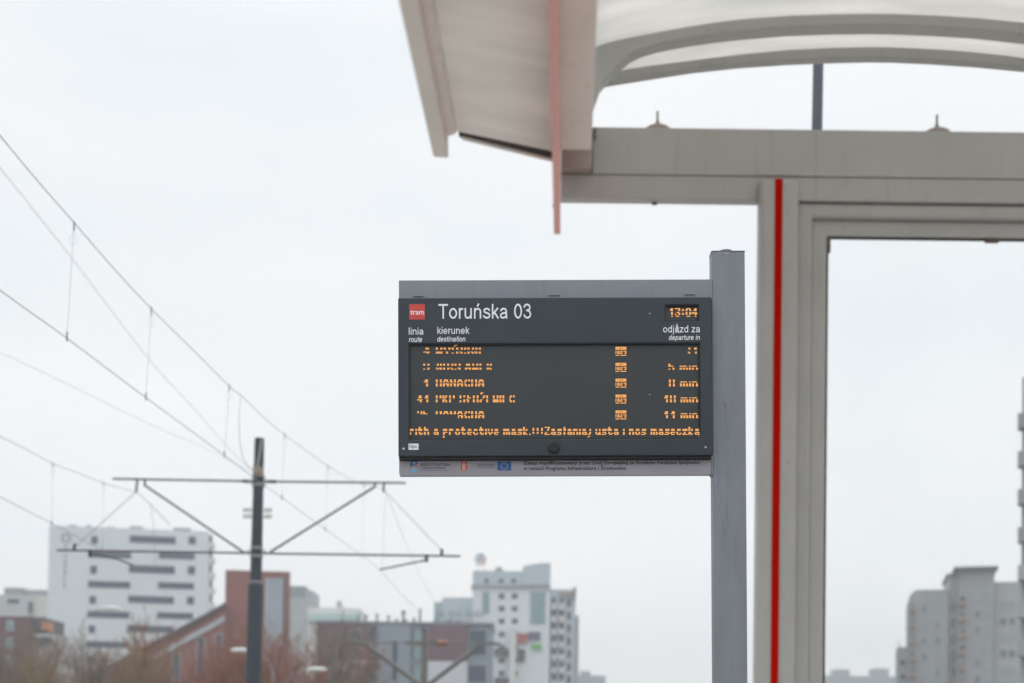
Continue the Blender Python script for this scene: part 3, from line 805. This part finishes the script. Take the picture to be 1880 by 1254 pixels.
catenary('faint overhead wires low at the left edge reaching the left crossarms', aL,
    [(0,801),(50,826),(97,851),(145,869),(190,887),(230,898),(250,904)],
    [(0,912),(48,937),(95,961),(140,985),(190,1012),(247,1040)],
    [(97,852,95,961),(190,887,188,1008)], [[(276,926),(281,960),(284,1000),(284,1045)]], .0055)
for nm, pts, r in (('faint feeder cable running just below the upper wire to the mast head', [(0,308),(135,478),(270,655),(360,755),(420,823),(466,868)], .0035),
                   ('faint cable sagging from the left edge halfway up to the mast', [(0,647),(100,694),(200,743),(300,790),(380,824),(462,868)], .0025)):
    P = [on_track(x,y,aM) for x,y in pts]; P = [P[0]+(P[0]-P[1])*.5] + P
    root = P[3].copy()
    o = MB().tube(smooth_pts(P), r, 5).build('feeder_cable', M['wire'], off=root); o.location = root
    tag(o, nm, 'cable')

# ------------------------------------------------------------------ buildings
WN = {}
def bmat(name, rgb, var=.06, scale=.25, rough=.8): 
    if name not in WN: WN[name] = mat(name, rgb, rough, var, scale)
    return WN[name]
GL = mat('window glass', (.055,.085,.13), .25, .2, .6)
GL2 = mat('teal glazing', (.22,.36,.38), .25, .15, .3)
class Bld:
    def __init__(s, name, px, Y, yaw, label, cat='building', group=None):
        p = at(px, 1300, Y); p.z = 0
        s.pl = Pl(p, R(yaw)); s.Y = Y
        s.e = empty(name, s.pl.M(), label, cat, group); s.k = F / Y
    def q(s, x, y, w=0): return s.pl.q(x, y, w)
    def block(s, name, m, x0, x1, y0, dep, w=0, y1=None, parent=None, over=0):
        """box whose front fills photo columns x0..x1 from row y0 down (to the ground unless y1)"""
        a, zt_ = s.q(x0, y0, w); b_, _ = s.q(x1, y0, w)
        zm = s.q((x0+x1)/2, y0, w)[1]
        z0 = 0.01 if y1 is None else s.q((x0+x1)/2, y1, w)[1]
        return MB().box(a, b_, w, w+dep, z0, zm).build(name, m, parent or s.e)
    def win(s, x0, x1, y0, y1, w=0, m=None, fr=None, bars=0, name='window', parent=None):
        a, _ = s.q(x0, (y0+y1)/2, w); b_, _ = s.q(x1, (y0+y1)/2, w)
        xm = (x0+x1)/2; z1 = s.q(xm, y0, w)[1]; z0 = s.q(xm, y1, w)[1]
        e = min(.12, (b_-a)*.12)
        f = holed([a-e,a,b_,b_+e],[z0-e,z0,z1,z1+e],{(1,1)},w-.09,w-.002).build(name, fr or bmat('window frame', (.42,.45,.48)), parent or s.e)
        g_ = MB().box(a, b_, w-.03, w-.003, z0, z1)
        g_.build('pane', m or GL, f)
        if bars:
            bm_ = MB()
            for k in range(1, bars+1):
                xx_ = a + (b_-a)*k/(bars+1); bm_.box(xx_-.04, xx_+.04, w-.06, w-.031, z0, z1)
            bm_.build('mullion', bmat('dark mullion', (.11,.14,.18)), f)
        return f

# white office tower on the left
B = Bld('office_tower', 235, 275, 10, 'tall white tower with dark ribbon windows at the left')
ww = bmat('white render', (.71,.755,.785), .05, .06)
wall = B.block('wall', ww, 90, 384, 970, 16)
top = B.q(235, 970)[1]
# parapet and roof plant
for x0, x1, y0 in ((126,140,963.5),(158,168,964),(196,210,967),(238,262,966),(318,350,969)):
    B.block('roof_plant', bmat('roof plant', (.30,.34,.38)), x0, x1, y0, 3, 3, 972)
rows = [(985,998,'sq'),(1014,1024,'w'),(1039,1053,'sq'),(1068,1079,'w'),(1095,1108,'sq'),(1123,1134,'w'),(1149,1162,'sq'),(1178,1189,'w'),(1205,1218,'sq'),(1234,1245,'w')]
for y0, y1, k in rows:
    dx = -(y0-985)*.03
    if k == 'sq':
        B.win(168+dx,179+dx,y0,y1); B.win(239+dx,322+dx,y0,y1-1,bars=5); B.win(347+dx,359+dx,y0+1,y1+1)
    else:
        B.win(165+dx,241+dx,y0,y1,bars=4); B.win(293+dx,358+dx,y0+2,y1+2,bars=4)
# balconies up the right flank
for k in range(10):
    yy = 988 + 27.5*k
    B.block('balcony', bmat('balcony white', (.72,.72,.70)), 385, 395, yy+8, 2.4, .5, yy+18)
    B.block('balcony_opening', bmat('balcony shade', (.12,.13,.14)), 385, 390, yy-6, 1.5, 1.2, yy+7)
# emblem and vertical lettering (too small to read)
c = B.q(121.5, 988)
em = MB()
for k in range(24):
    a0, a1 = 2*math.pi*k/24, 2*math.pi*(k+1)/24
    em.face([(c[0]+r*math.cos(a), -.05, c[1]+r*math.sin(a)) for r, a in ((.95,a0),(.95,a1),(.55,a1),(.55,a0))])
em.build('round_emblem', bmat('sign blue grey', (.27,.36,.46)), B.e)
vt = MB(); y = 1001
while y < 1078:
    h = random.uniform(3,5.5); a = B.q(118.5 - (y-1000)*.03, y, -.05); b_ = B.q(123.5 - (y-1000)*.03, y+h, -.05)
    vt.box(a[0], b_[0], -.08, -.01, b_[1], a[1]) if random.random() < .5 else vt.box(a[0], (a[0]+b_[0])/2, -.08, -.01, b_[1], a[1])
    y += h + 2
vt.build('vertical_lettering', bmat('sign blue grey', (.27,.36,.46)), B.e)

# far left pale block and the dark red one before it
B = Bld('apartment_block', 42, 330, 0, 'pale low block at the left edge behind a dark red house')
B.block('wall', bmat('pale grey render', (.50,.52,.52)), -60, 82, 1092, 14)
B.block('roof', bmat('roof grey', (.30,.32,.33)), 8, 42, 1079, 8, 2, 1093); B.block('roof', bmat('roof grey', (.30,.32,.33)), 48, 84, 1083, 8, 2, 1093)
B.block('stair_bay', bmat('bay white', (.62,.60,.56)), 66, 80, 1096, 2, -2.1)
B.win(14,35,1100,1108,m=GL); B.win(52,60,1105,1125)
B = Bld('apartment_block', 30, 215, 0, 'dark red low block with small teal windows at the left edge')
B.block('wall', bmat('dark red cladding', (.155,.085,.095), .1, .3), -60, 57, 1131, 12)
for y in (1140, 1172, 1204): B.win(13,24,y,y+17,m=GL2); B.win(-20,-8,y,y+17,m=GL2)
B.block('side_wing', bmat('charcoal render', (.09,.10,.11)), 57.5, 80, 1133, 10, .5, 1158)
B.block('orange_panel', bmat('orange cladding', (.48,.20,.10)), 76, 87, 1141, 3, .2, 1157)
B.block('side_wing', bmat('pale render', (.46,.46,.47)), 57.5, 93, 1162, 10, .5)
B.block('ledge', bmat('charcoal render', (.09,.10,.11)), 57.5, 92, 1170, 1.2, -.8, 1178)

# brick building behind the mast
brick = None
def brick_mat():
    m = bpy.data.materials.new('brickwork'); m.use_nodes = True; nt = m.node_tree; N = nt.nodes; L = nt.links
    p = N['Principled BSDF']; p.inputs['Roughness'].default_value = .85
    tc = N.new('ShaderNodeTexCoord'); sp = N.new('ShaderNodeSeparateXYZ'); cb_ = N.new('ShaderNodeCombineXYZ'); L.new(tc.outputs['Object'], sp.inputs[0])
    L.new(sp.outputs['X'], cb_.inputs[0]); L.new(sp.outputs['Z'], cb_.inputs[1]); L.new(sp.outputs['Y'], cb_.inputs[2])
    b = N.new('ShaderNodeTexBrick'); b.inputs['Scale'].default_value = 2.2
    b.inputs['Color1'].default_value = (.30,.105,.085,1); b.inputs['Color2'].default_value = (.24,.085,.07,1); b.inputs['Mortar'].default_value = (.28,.20,.18,1)
    L.new(cb_.outputs[0], b.inputs['Vector']); L.new(b.outputs['Color'], p.inputs['Base Color'])
    return m
BR = brick_mat()
B = Bld('brick_building', 470, 190, 9, 'red brick building with a tall slab and sloping wing behind the mast')
B.block('tall_slab', BR, 414, 533, 1048, 12)
gl = B.win(487, 517, 1063, 1250, m=mat('pale glazing', (.40,.46,.52), .3, .15, .4), bars=3, name='glazed_bay')
B.win(518, 522, 1056, 1250, m=bmat('charcoal render', (.09,.10,.11)), name='dark_reveal')
# sloping wing to the left
tp = [B.q(x,y,-2) for x,y in ((196,1232),(262,1196),(330,1160),(386,1130),(413,1114))]
bt = [(x, 0.01) for x, z in tp]
wing = MB().strip(tp, bt, -2, 9).build('sloping_wing', BR, B.e)
rt = [(x, z+.55) for x, z in tp]; rb = [(x, z+.02) for x, z in tp]
MB().strip(rt, rb, -2.6, 9.6).build('roof', bmat('roof slate', (.10,.10,.11)), B.e)
MB().strip([(x, z-1.1) for x,z in tp[1:]], [(x, z-1.9) for x,z in tp[1:]], -2.25, -2.005).build('pale_band', bmat('pale band', (.45,.47,.50)), B.e)
for x0,x1,y0,y1 in ((362,375,1172,1240),(318,330,1200,1250),(395,408,1165,1245),(425,450,1215,1250)): B.win(x0,x1,y0,y1,w=-2 if x0<412 else 0)
# grey block and teal roofed hall behind the brick building
B = Bld('tower_block', 553, 330, 0, 'small grey tower block just right of the brick slab')
B.block('wall', bmat('grey render', (.40,.43,.44)), 520, 574, 1084, 12)
B.block('roof_house', bmat('dark roof house', (.25,.29,.32)), 531, 561, 1076, 7, -.1, 1096)
B = Bld('long_hall', 620, 300, 0, 'long low hall with a teal roof edge left of the dark red flats')
B.block('wall', bmat('hall beige', (.66,.65,.62)), 565, 660, 1116, 14)
B.block('teal_roof', bmat('teal roof', (.48,.64,.62)), 566, 662, 1127, 2, -2.1, 1140)
B.block('chimney', bmat('grey render', (.40,.43,.44)), 618, 626, 1103, 2, 2, 1118)

# dark red, grey and white flats in the middle
B = Bld('apartment_building', 740, 200, 0, 'wide flats in dark red, grey and white panels with roof vents')
pc = bmat('aubergine cladding', (.175,.115,.13), .08, .3); gp = bmat('blue grey render', (.27,.32,.37), .05, .2); wp_ = bmat('white render two', (.60,.62,.66), .05, .2)
B.block('wall', gp, 582, 905, 1145, 14, .6)
B.block('parapet', bmat('parapet zinc', (.24,.27,.30)), 580, 907, 1141, 15, .2, 1146)
B.block('cladding_panel', pc, 582, 677, 1146.5, .5, 0, 1211)
B.block('cladding_panel', wp_, 604, 676, 1212, .5, 0); B.block('cladding_panel', pc, 582, 603.5, 1212, .5, 0)
B.block('cladding_panel', pc, 786, 858, 1146.5, .5, 0, 1213); B.block('cladding_panel', wp_, 786, 858, 1214, .5, 0)
B.block('cladding_panel', gp, 694, 754, 1147, .4, .1); 
for y0,y1 in ((1156,1173),(1190,1210),(1218,1229),(1244,1252)): B.win(643,661,y0,y1,bars=1)
for y0,y1 in ((1150,1178),(1184,1212),(1218,1228),(1234,1252)): B.win(679,692,y0,y1,w=.5)
for y0,y1 in ((1153,1178),(1186,1211),(1219,1252)):
    B.win(757,784,y0,y1,w=.5,m=bmat('dark bay', (.05,.055,.065)))
    B.win(761,772,y0+3,y1-2,w=.35,m=GL2)
for y0,y1 in ((1157,1180),(1184,1203),(1221,1252)): B.win(861,892,y0,y1,w=.5,bars=2)
B.win(720,730,1176,1250,w=.05)
for x, y in ((672,1129),(692,1127),(713,1130),(740,1122),(744,1136),(728,1136),(771,1118),(760,1135),(800,1136),(828,1137)):
    a = B.q(x, 1141, 4); t_ = B.q(x, y, 4)
    MB().tube([(a[0],4,a[1]-.1),(a[0],4,t_[1]-.15),(a[0],4,t_[1]-.1),(a[0],4,t_[1])], [.16,.16,.34,.28], 8).build('roof_vent', bmat('vent steel', (.16,.18,.20)), B.e)
B.block('roof_plant', bmat('vent steel', (.16,.18,.20)), 737, 744, 1121, 1, 6, 1128)

# pale high rise with round roof sign
B = Bld('high_rise', 935, 330, 0, 'pale stepped high rise with a round roof sign and teal glazing')
pw_ = bmat('pale blue render', (.70,.745,.78), .05, .05); pg_ = bmat('grey blue render', (.47,.545,.60), .05, .05)
B.block('tower', pw_, 868, 1010, 1078, 20)
B.block('setback_storey', pg_, 868, 960, 1048, 16, 1, 1074); B.block('cornice', bmat('cornice grey', (.30,.34,.36)), 865, 1011, 1074, 22, -.6, 1079)
cap_t = [B.q(x,y,.4) for x,y in ((960,1040),(975,1036),(992,1034),(1011,1033))]
MB().strip(cap_t, [(x, B.q(985,1073.5,.4)[1]) for x,z in cap_t], .4, 18).build('curved_crown', pg_, B.e)
for x in (893,920,943): B.win(x-4,x+4,1063,1070,w=1)
for x in (921,945):
    for y in (1090,1113,1136,1160,1184,1208,1232): B.win(x-5,x+5,y,y+9)
B.win(886,898,1087,1126,m=GL2,bars=1,name='glazed_strip'); B.win(974,1001,1087,1146,m=GL2,bars=3,name='glazed_strip')
B.block('lower_wing', pg_, 812, 867.5, 1097, 14, 1.5); B.block('lower_wing', bmat('teal corner', (.34,.46,.48)), 797, 811.5, 1105, 12, 1.7)
for y in (1140,1163,1186,1210,1234):
    for x in (822,842): B.win(x-5,x+5,y,y+9,w=1.5)
# letters standing on the wing, unreadable at this distance
lt = MB(); x = 802
for k in range(11):
    if k in (2,6): x += 5; continue
    a = B.q(x, 1121, -1); b_ = B.q(x+5, 1132, -1); hh = a[1]-b_[1]
    lt.box(a[0], a[0]+.18, -1.1, -.9, b_[1], a[1]); lt.box(a[0]+.18, b_[0], -1.1, -.9, b_[1]+hh*.4*(k%2), b_[1]+hh*.4*(k%2)+.2); lt.box(b_[0]-.12, b_[0]+.06, -1.1, -.9, b_[1], b_[1]+hh*(.5+.5*(k%3==0)))
    x += 8.6
lt.build('roof_lettering', bmat('letter grey', (.15,.19,.23)), B.e)
# right hand wing with balconies stepping back
B.block('side_wing', pg_, 1010.5, 1057, 1082, 30, 6); B.block('side_wing', bmat('side pale', (.42,.45,.47)), 1057.5, 1063, 1130, 26, 8)
B.block('pilaster', bmat('cornice grey', (.30,.34,.36)), 1053, 1058, 1077, 3, 5, 1100)
B.block('attic_storey', bmat('attic tan', (.36,.32,.29)), 1028, 1056, 1086, 2, 5, 1092)
for k in range(7):
    yy = 1108 + 23.5*k
    for x0,x1 in ((1012,1022),(1026,1036)):
        B.block('balcony', bmat('balcony pale', (.66,.66,.65)), x0, x1, yy, 1.6, 4.2, yy+10); B.win(x0+1,x1-1,yy-10,yy-1,w=6)
    B.win(1041,1048,yy-8,yy+6,w=6)
for nm,x0,x1,y0,y1,mc in (('sign_panel',969,992,1160,1175,(.12,.11,.18)),('sign_panel',950,968,1163,1181,(.42,.10,.07)),('sign_panel',976,995,1183,1192,(.13,.42,.10)),('sign_panel',950,964,1192,1215,(.12,.09,.11))):
    B.block(nm, bmat('sign '+str(mc), mc), x0, x1, y0, .4, -.6, y1)
B.block('stair_tower', bmat('balcony pale', (.66,.66,.65)), 936, 948, 1152, 3, -3.1); B.block('shop_band', bmat('charcoal render', (.09,.10,.11)), 908, 934, 1190, 1.5, -1.6, 1202)
B.block('shop_band', bmat('charcoal render', (.09,.10,.11)), 908, 934, 1244, 1.5, -1.6, 1256)
c = B.q(882, 1027, 2); rr = 11/F*332
for k, colr in enumerate(((.28,.38,.62),(.72,.42,.34),(.70,.62,.60),(.55,.62,.75))):
    sg = MB()
    for j in range(8):
        a0 = math.pi/2 - 2*math.pi*(k*8+j)/32 + .6; a1 = a0 - 2*math.pi/32
        sg.sweep([(c[0]+r*math.cos(a), 2, c[1]+r*math.sin(a)) for r,a in ((rr,a0),(rr,a1),(rr*.62,a1),(rr*.62,a0))], (0,1,0), .4)
    sg.build('round_roof_sign', bmat('roof sign '+str(k), colr), B.e)
MB().box(c[0]-.4,c[0]+.4,2.1,2.3,c[1]-rr*.62,c[1]+rr*.62).box(c[0]-rr*.62,c[0]+rr*.62,2.1,2.3,c[1]-.3,c[1]+.3).build('sign_cross', bmat('roof sign cross', (.62,.66,.74)), B.e)
zl = B.q(882,1048,2)[1]
for dx in (-.7,.7): MB().tube([(c[0]+dx,2.5,zl),(c[0]+dx,2.5,c[1]-rr*.8)], .08, 6).build('sign_leg', bmat('cornice grey', (.30,.34,.36)), B.e)
B.block('roof_plant', bmat('cornice grey', (.30,.34,.36)), 908, 924, 1044, 2, 4, 1049); B.block('roof_plant', bmat('cornice grey', (.30,.34,.36)), 913, 920, 1040, 1, 4, 1045)

# concrete towers on the right
cg = mat('streaked concrete', (.345,.36,.375), .9, .16, .12, stretch=(1,1,.35)); cgl = mat('streaked concrete pale', (.40,.415,.43), .9, .15, .15)
orr = bmat('orange balcony', (.37,.235,.19), .15)
DP = mat('dull pane', (.20,.225,.25), .35, .35, .3); DP2 = mat('curtained pane', (.34,.38,.40), .4, .3, .3)
B = Bld('tower_block', 1760, 236, -14, 'grey concrete tower block with stepped roof and faded orange balconies')
a = [B.q(x,y) for x,y in ((1668,1100),(1672,1091),(1681,1083),(1741,1082))]
MB().strip(a, [(x,.01) for x,z in a], 0, 14).build('wall', cg, B.e)
B.block('stair_shaft', cgl, 1741.5, 1759, 1055, 14, 1); B.block('roof_slab', cg, 1737, 1759, 1053, 15, .5, 1056.5)
B.block('lift_tower', cg, 1759.5, 1826, 1046, 14, -.5); B.block('roof_slab', bmat('slab grey', (.17,.18,.19)), 1752, 1833, 1039.5, 16, -1.5, 1045.5)
B.block('wall', cgl, 1826.5, 1900, 1068, 14, .3); B.block('low_wing', cg, 1647, 1667.5, 1188, 12, .8)
B.block('antenna', bmat('slab grey', (.17,.18,.19)), 1650.5, 1651.8, 1175, .12, 2, 1189)
for k in range(6):
    yy = 1117 + 30*k
    B.block('balcony', orr, 1671, 1681, yy, 1.2, -1.25, yy+6); B.block('balcony', orr, 1761, 1773, yy-12, 1.2, -1.75, yy-6)
    B.win(1672,1680,yy-11,yy-2,w=0,m=DP,fr=cgl); B.win(1762,1772,yy-22,yy-13,w=-.5,m=DP if k%3 else GL,fr=cgl)
    for x in (1697,1722): B.win(x-4,x+4,yy-6,yy+5,w=0,m=DP if (k+x)%3 else DP2,fr=cgl)
    B.win(1746,1754,yy-12,yy+6,w=1,m=DP,fr=cgl)
    for x in (1795,1815): B.win(x-4,x+4,yy-26,yy-14,w=-.5,m=DP if (k*x)%3 else DP2,fr=cgl)
    for x in (1842,1858): B.win(x-5,x+5,yy-12,yy,w=.3,m=DP if (k+x//4)%2 else DP2,fr=cgl)
for y in (1212,1238): B.win(1652,1662,y,y+9,w=.8)
B = Bld('tower_block', 1900, 104, -20.5, 'near grey tower with stacked balconies cut off by the right edge')
B.block('wall', cg, 1877, 2150, 682, 14)
bw = bmat('balcony concrete', (.34,.34,.33), .15)
for k in range(9):
    yy = 757 + 70*k
    f_ = B.block('balcony', bw if k < 4 else cgl, 1868.5, 1905, yy, 1.3, -.9, yy+27)
    B.win(1890,1902,yy-30,yy-4,w=0)
for k in range(5): B.win(1930,1948,728+70*k,756+70*k); B.win(1975,1993,728+70*k,756+70*k)

# far faint blocks
ff = bmat('far concrete', (.33,.36,.38))
B = Bld('far_estate', 1580, 720, 0, 'faint far estate low in the shelter window')
B.block('wall', ff, 1500, 1650, 1241, 20); B.block('lift_tower', ff, 1532, 1560, 1229, 10, -.1, 1242); B.block('lift_tower', ff, 1604, 1632, 1227, 10, -.1, 1242)
B = Bld('far_estate', 1090, 640, 0, 'faint far low block right of the pale high rise')
B.block('wall', ff, 1060, 1112, 1240, 20); B.block('lift_tower', ff, 1066, 1084, 1232, 8, -.1, 1241)

# ------------------------------------------------------------------ farther mast with raised arms, lamps, floodlights
YG = 58
bs = at(779, 1300, YG); bs.z = 0
m2 = empty('overhead_line_mast', bs, 'smaller steel mast with two raised slanting arms before the dark red flats', 'line mast', 'masts of the tram line')
def m2b(m, name, mt='steel', **k): return m.build(name, M[mt], m2, off=bs, **k)
m2b(MB().tube([bs, at(779,1160,YG)], [.16,.12], 12), 'pole')
m2b(MB().tube([at(778,1262,YG),at(672,1183,YG)], .10, 8), 'slanting_arm'); m2b(MB().tube([at(780,1262,YG),at(882,1184,YG)], .10, 8), 'slanting_arm')
m2b(MB().box(*sum(([a,b] for a,b in zip(at(636,1183,YG-.1), at(676,1176,YG+.1))), [])), 'end_plate'); m2b(MB().box(*sum(([a,b] for a,b in zip(at(872,1184,YG-.1), at(918,1180,YG+.1))), [])), 'end_plate')
m2b(MB().box(*sum(([a,b] for a,b in zip(at(744,1183,YG-.1), at(814,1178,YG+.1))), [])), 'cross_plate')
q = at(812,1181,YG); sl_ = m2b(MB().tube([q-Vector((.2,.15,0)), q+Vector((.2,-.15,0))], .12, 10), 'signal_lamp')
sl_.data.materials[0] = mat('rusty red', (.30,.15,.10), .6, .2, 9)
m2b(MB().tube([at(636,1180,YG),at(918,1182,YG)], .03, 6), 'tie_bar')

def street_lamp(hx, hy, fx, Y, label):
    h = at(hx, hy, Y); f = at(fx, 1300, Y); f.z = 0
    o = empty('street_lamp', f, label, 'street lamp', 'street lamps among the trees')
    s_ = 1 if hx > fx else -1
    top = Vector((f.x, f.y, h.z - 1.5))
    pts = [f, top] + [Vector((f.x + (h.x-f.x)*(1-math.cos(t))*.85, f.y, top.z + 1.5*math.sin(t))) for t in (.35,.7,1.05,1.35,1.57)]
    MB().tube(pts, [.08,.05]+[.03]*5, 10).build('pole', M['lampgrey2'], o, off=f)
    prof = [(-.75,.03),(-.6,.10),(-.2,.15),(.25,.15),(.55,.10),(.68,.03)]
    MB().tube([h + Vector((s_*x,0,.02*math.cos(x*3))) for x,r in prof], [r for x,r in prof], 12).build('lamp_head', M['lamphead'], o, off=f, smooth=True)
    return o
street_lamp(203, 1117, 146, 95, 'curved white street lamp before the white tower')
street_lamp(441, 1194, 500, 95, 'white street lamp head just left of the dark mast')
street_lamp(582, 1229, 520, 95, 'lowest white street lamp, below the brick slab at right')
# lamp post behind the shelter
f = at(1476, 1300, 13); f.z = 0
o = empty('lamp_post', f, 'slim blue grey pole rising behind the shelter beam', 'lamp post')
tp_ = at(1504, 20, 13); tp_ = f + (tp_ - f) * 1.15
MB().tube([f, f+(tp_-f)*.25, tp_], [.075,.058,.045], 16).build('pole', M['lampgrey'], o, off=f)
MB().tube([tp_, tp_+Vector((.4,0,.25)), tp_+Vector((1.2,0,.35))], .03, 8).build('arm', M['lampgrey'], o, off=f)
MB().tube([tp_+Vector((1.1+x,0,.36)) for x in (0,.15,.5,.62)], [.03,.09,.09,.03], 10).build('lamp_head', M['lamphead'], o, off=f)
# floodlights on a far pole, seen either side of the near mast
f = at(472, 1300, 150); f.z = 0
o = empty('floodlight_mast', f, 'faint floodlight mast in the distance hidden behind the dark mast', 'floodlight mast')
MB().tube([f, at(472,932,150)], [.3,.2], 10).build('pole', M['lampgrey'], o, off=f)
for y in (936,948): MB().tube([at(446,y,150),at(499,y+.7,150)], .05, 6).build('crossbar', M['lampgrey2'], o, off=f)
for y in (936.5,948):
    for x in (450,458,489,496):
        q = at(x,y,150); MB().box(q.x-.14,q.x+.14,q.y-.14,q.y+.14,q.z-.2,q.z+.18).build('floodlight', M['lampgrey2'], o, off=f)

# ------------------------------------------------------------------ bare trees
def bare_tree(seed, H):
    rnd = random.Random(seed); trunk = MB(); crown = MB()
    def grow(p, d, L_, r, lvl):
        n = 3 if lvl < 2 else 2
        pts = [p]; q = p.copy(); dd = d.copy()
        for i in range(n):
            dd = (dd + Vector((rnd.uniform(-.16,.16), rnd.uniform(-.16,.16), rnd.uniform(-.04,.12)))).normalized()
            q = q + dd * L_/n; pts.append(q)
        (trunk if lvl == 0 else crown).tube(pts, [r*(1-.45*i/n) for i in range(n+1)], 6 if lvl < 2 else 3, caps=lvl < 2)
        if lvl >= 5: return
        k = {0:6,1:5,2:4,3:2,4:2}[lvl]
        for i in range(k):
            t = rnd.uniform(.35,1) if lvl else rnd.uniform(.45,1)
            ip = min(int(t*n), n-1); b = pts[ip].lerp(pts[ip+1], t*n-ip)
            an = rnd.uniform(0, 6.283); sp_ = rnd.uniform(.35,.95)
            side = dd.orthogonal().normalized(); side.rotate(Matrix.Rotation(an,3,dd))
            nd = (dd*math.cos(sp_) + side*math.sin(sp_) + Vector((0,0,.18))).normalized()
            grow(b, nd, L_*rnd.uniform(.5,.72), max(r*.5,.014), lvl+1)
        grow(pts[-1], dd, L_*.66, max(r*.55,.014), lvl+1)
    grow(Vector((0,0,0)), Vector((0,0,1)), H*.40, H*.019, 0)
    return trunk, crown
bark = mat('bark', (.13,.095,.075), .9, .3, 3)
twigs = [mat('russet twigs', (.27,.12,.08), .9, .3, 1), mat('grey brown twigs', (.22,.175,.15), .9, .3, 1), mat('ochre twigs', (.25,.175,.105), .9, .3, 1)]
protos = []
for k in range(3):
    t_, c_ = bare_tree(20+k, 10)
    mt = t_.build('trunk', bark); mc = c_.build('crown', twigs[k])
    protos.append((mt.data, mc.data)); bpy.data.objects.remove(mt); bpy.data.objects.remove(mc)
spots = [(22,1178,1,90),(78,1150,1,120),(118,1165,2,85),(175,1180,1,95),(232,1160,2,110),(280,1128,0,120),(325,1160,2,95),(372,1170,0,100),(420,1150,0,130),
         (500,1128,0,120),(530,1140,0,105),(575,1160,0,100),(612,1140,1,130),(648,1160,0,140)]
for k, (px_, py_, kd, Y) in enumerate(spots):
    tpn = at(px_, py_, Y); h = tpn.z
    loc = Vector((tpn.x, Y, 0))
    Mx = Matrix.Translation(loc) @ Matrix.Rotation(random.uniform(0,6.28),4,'Z') @ Matrix.Scale(h/9.5,4)
    o = empty('bare_tree', Mx, ['bare russet tree among the leafless trees at lower left','bare grey brown tree among the leafless trees at lower left','bare ochre tree among the leafless trees at lower left'][kd], 'tree', 'bare trees along the lower left')
    for nm, me in zip(('trunk','crown'), protos[kd]):
        c = bpy.data.objects.new(nm, me); col.objects.link(c); c.parent = o

# ------------------------------------------------------------------ air
HAZE = True
if HAZE:
    hz = MB().box(-700,700,-60,900,-1,72).build('haze', bpy.data.materials.new('haze air'))
    m = hz.data.materials[0]; m.use_nodes = True; nt = m.node_tree; nt.nodes.remove(nt.nodes['Principled BSDF'])
    v = nt.nodes.new('ShaderNodeVolumePrincipled'); v.inputs['Color'].default_value = (.93,.96,1,1); v.inputs['Density'].default_value = .0008; v.inputs['Anisotropy'].default_value = .2
    nt.links.new(v.outputs[0], nt.nodes['Material Output'].inputs['Volume'])
    tag(hz, kind='stuff')
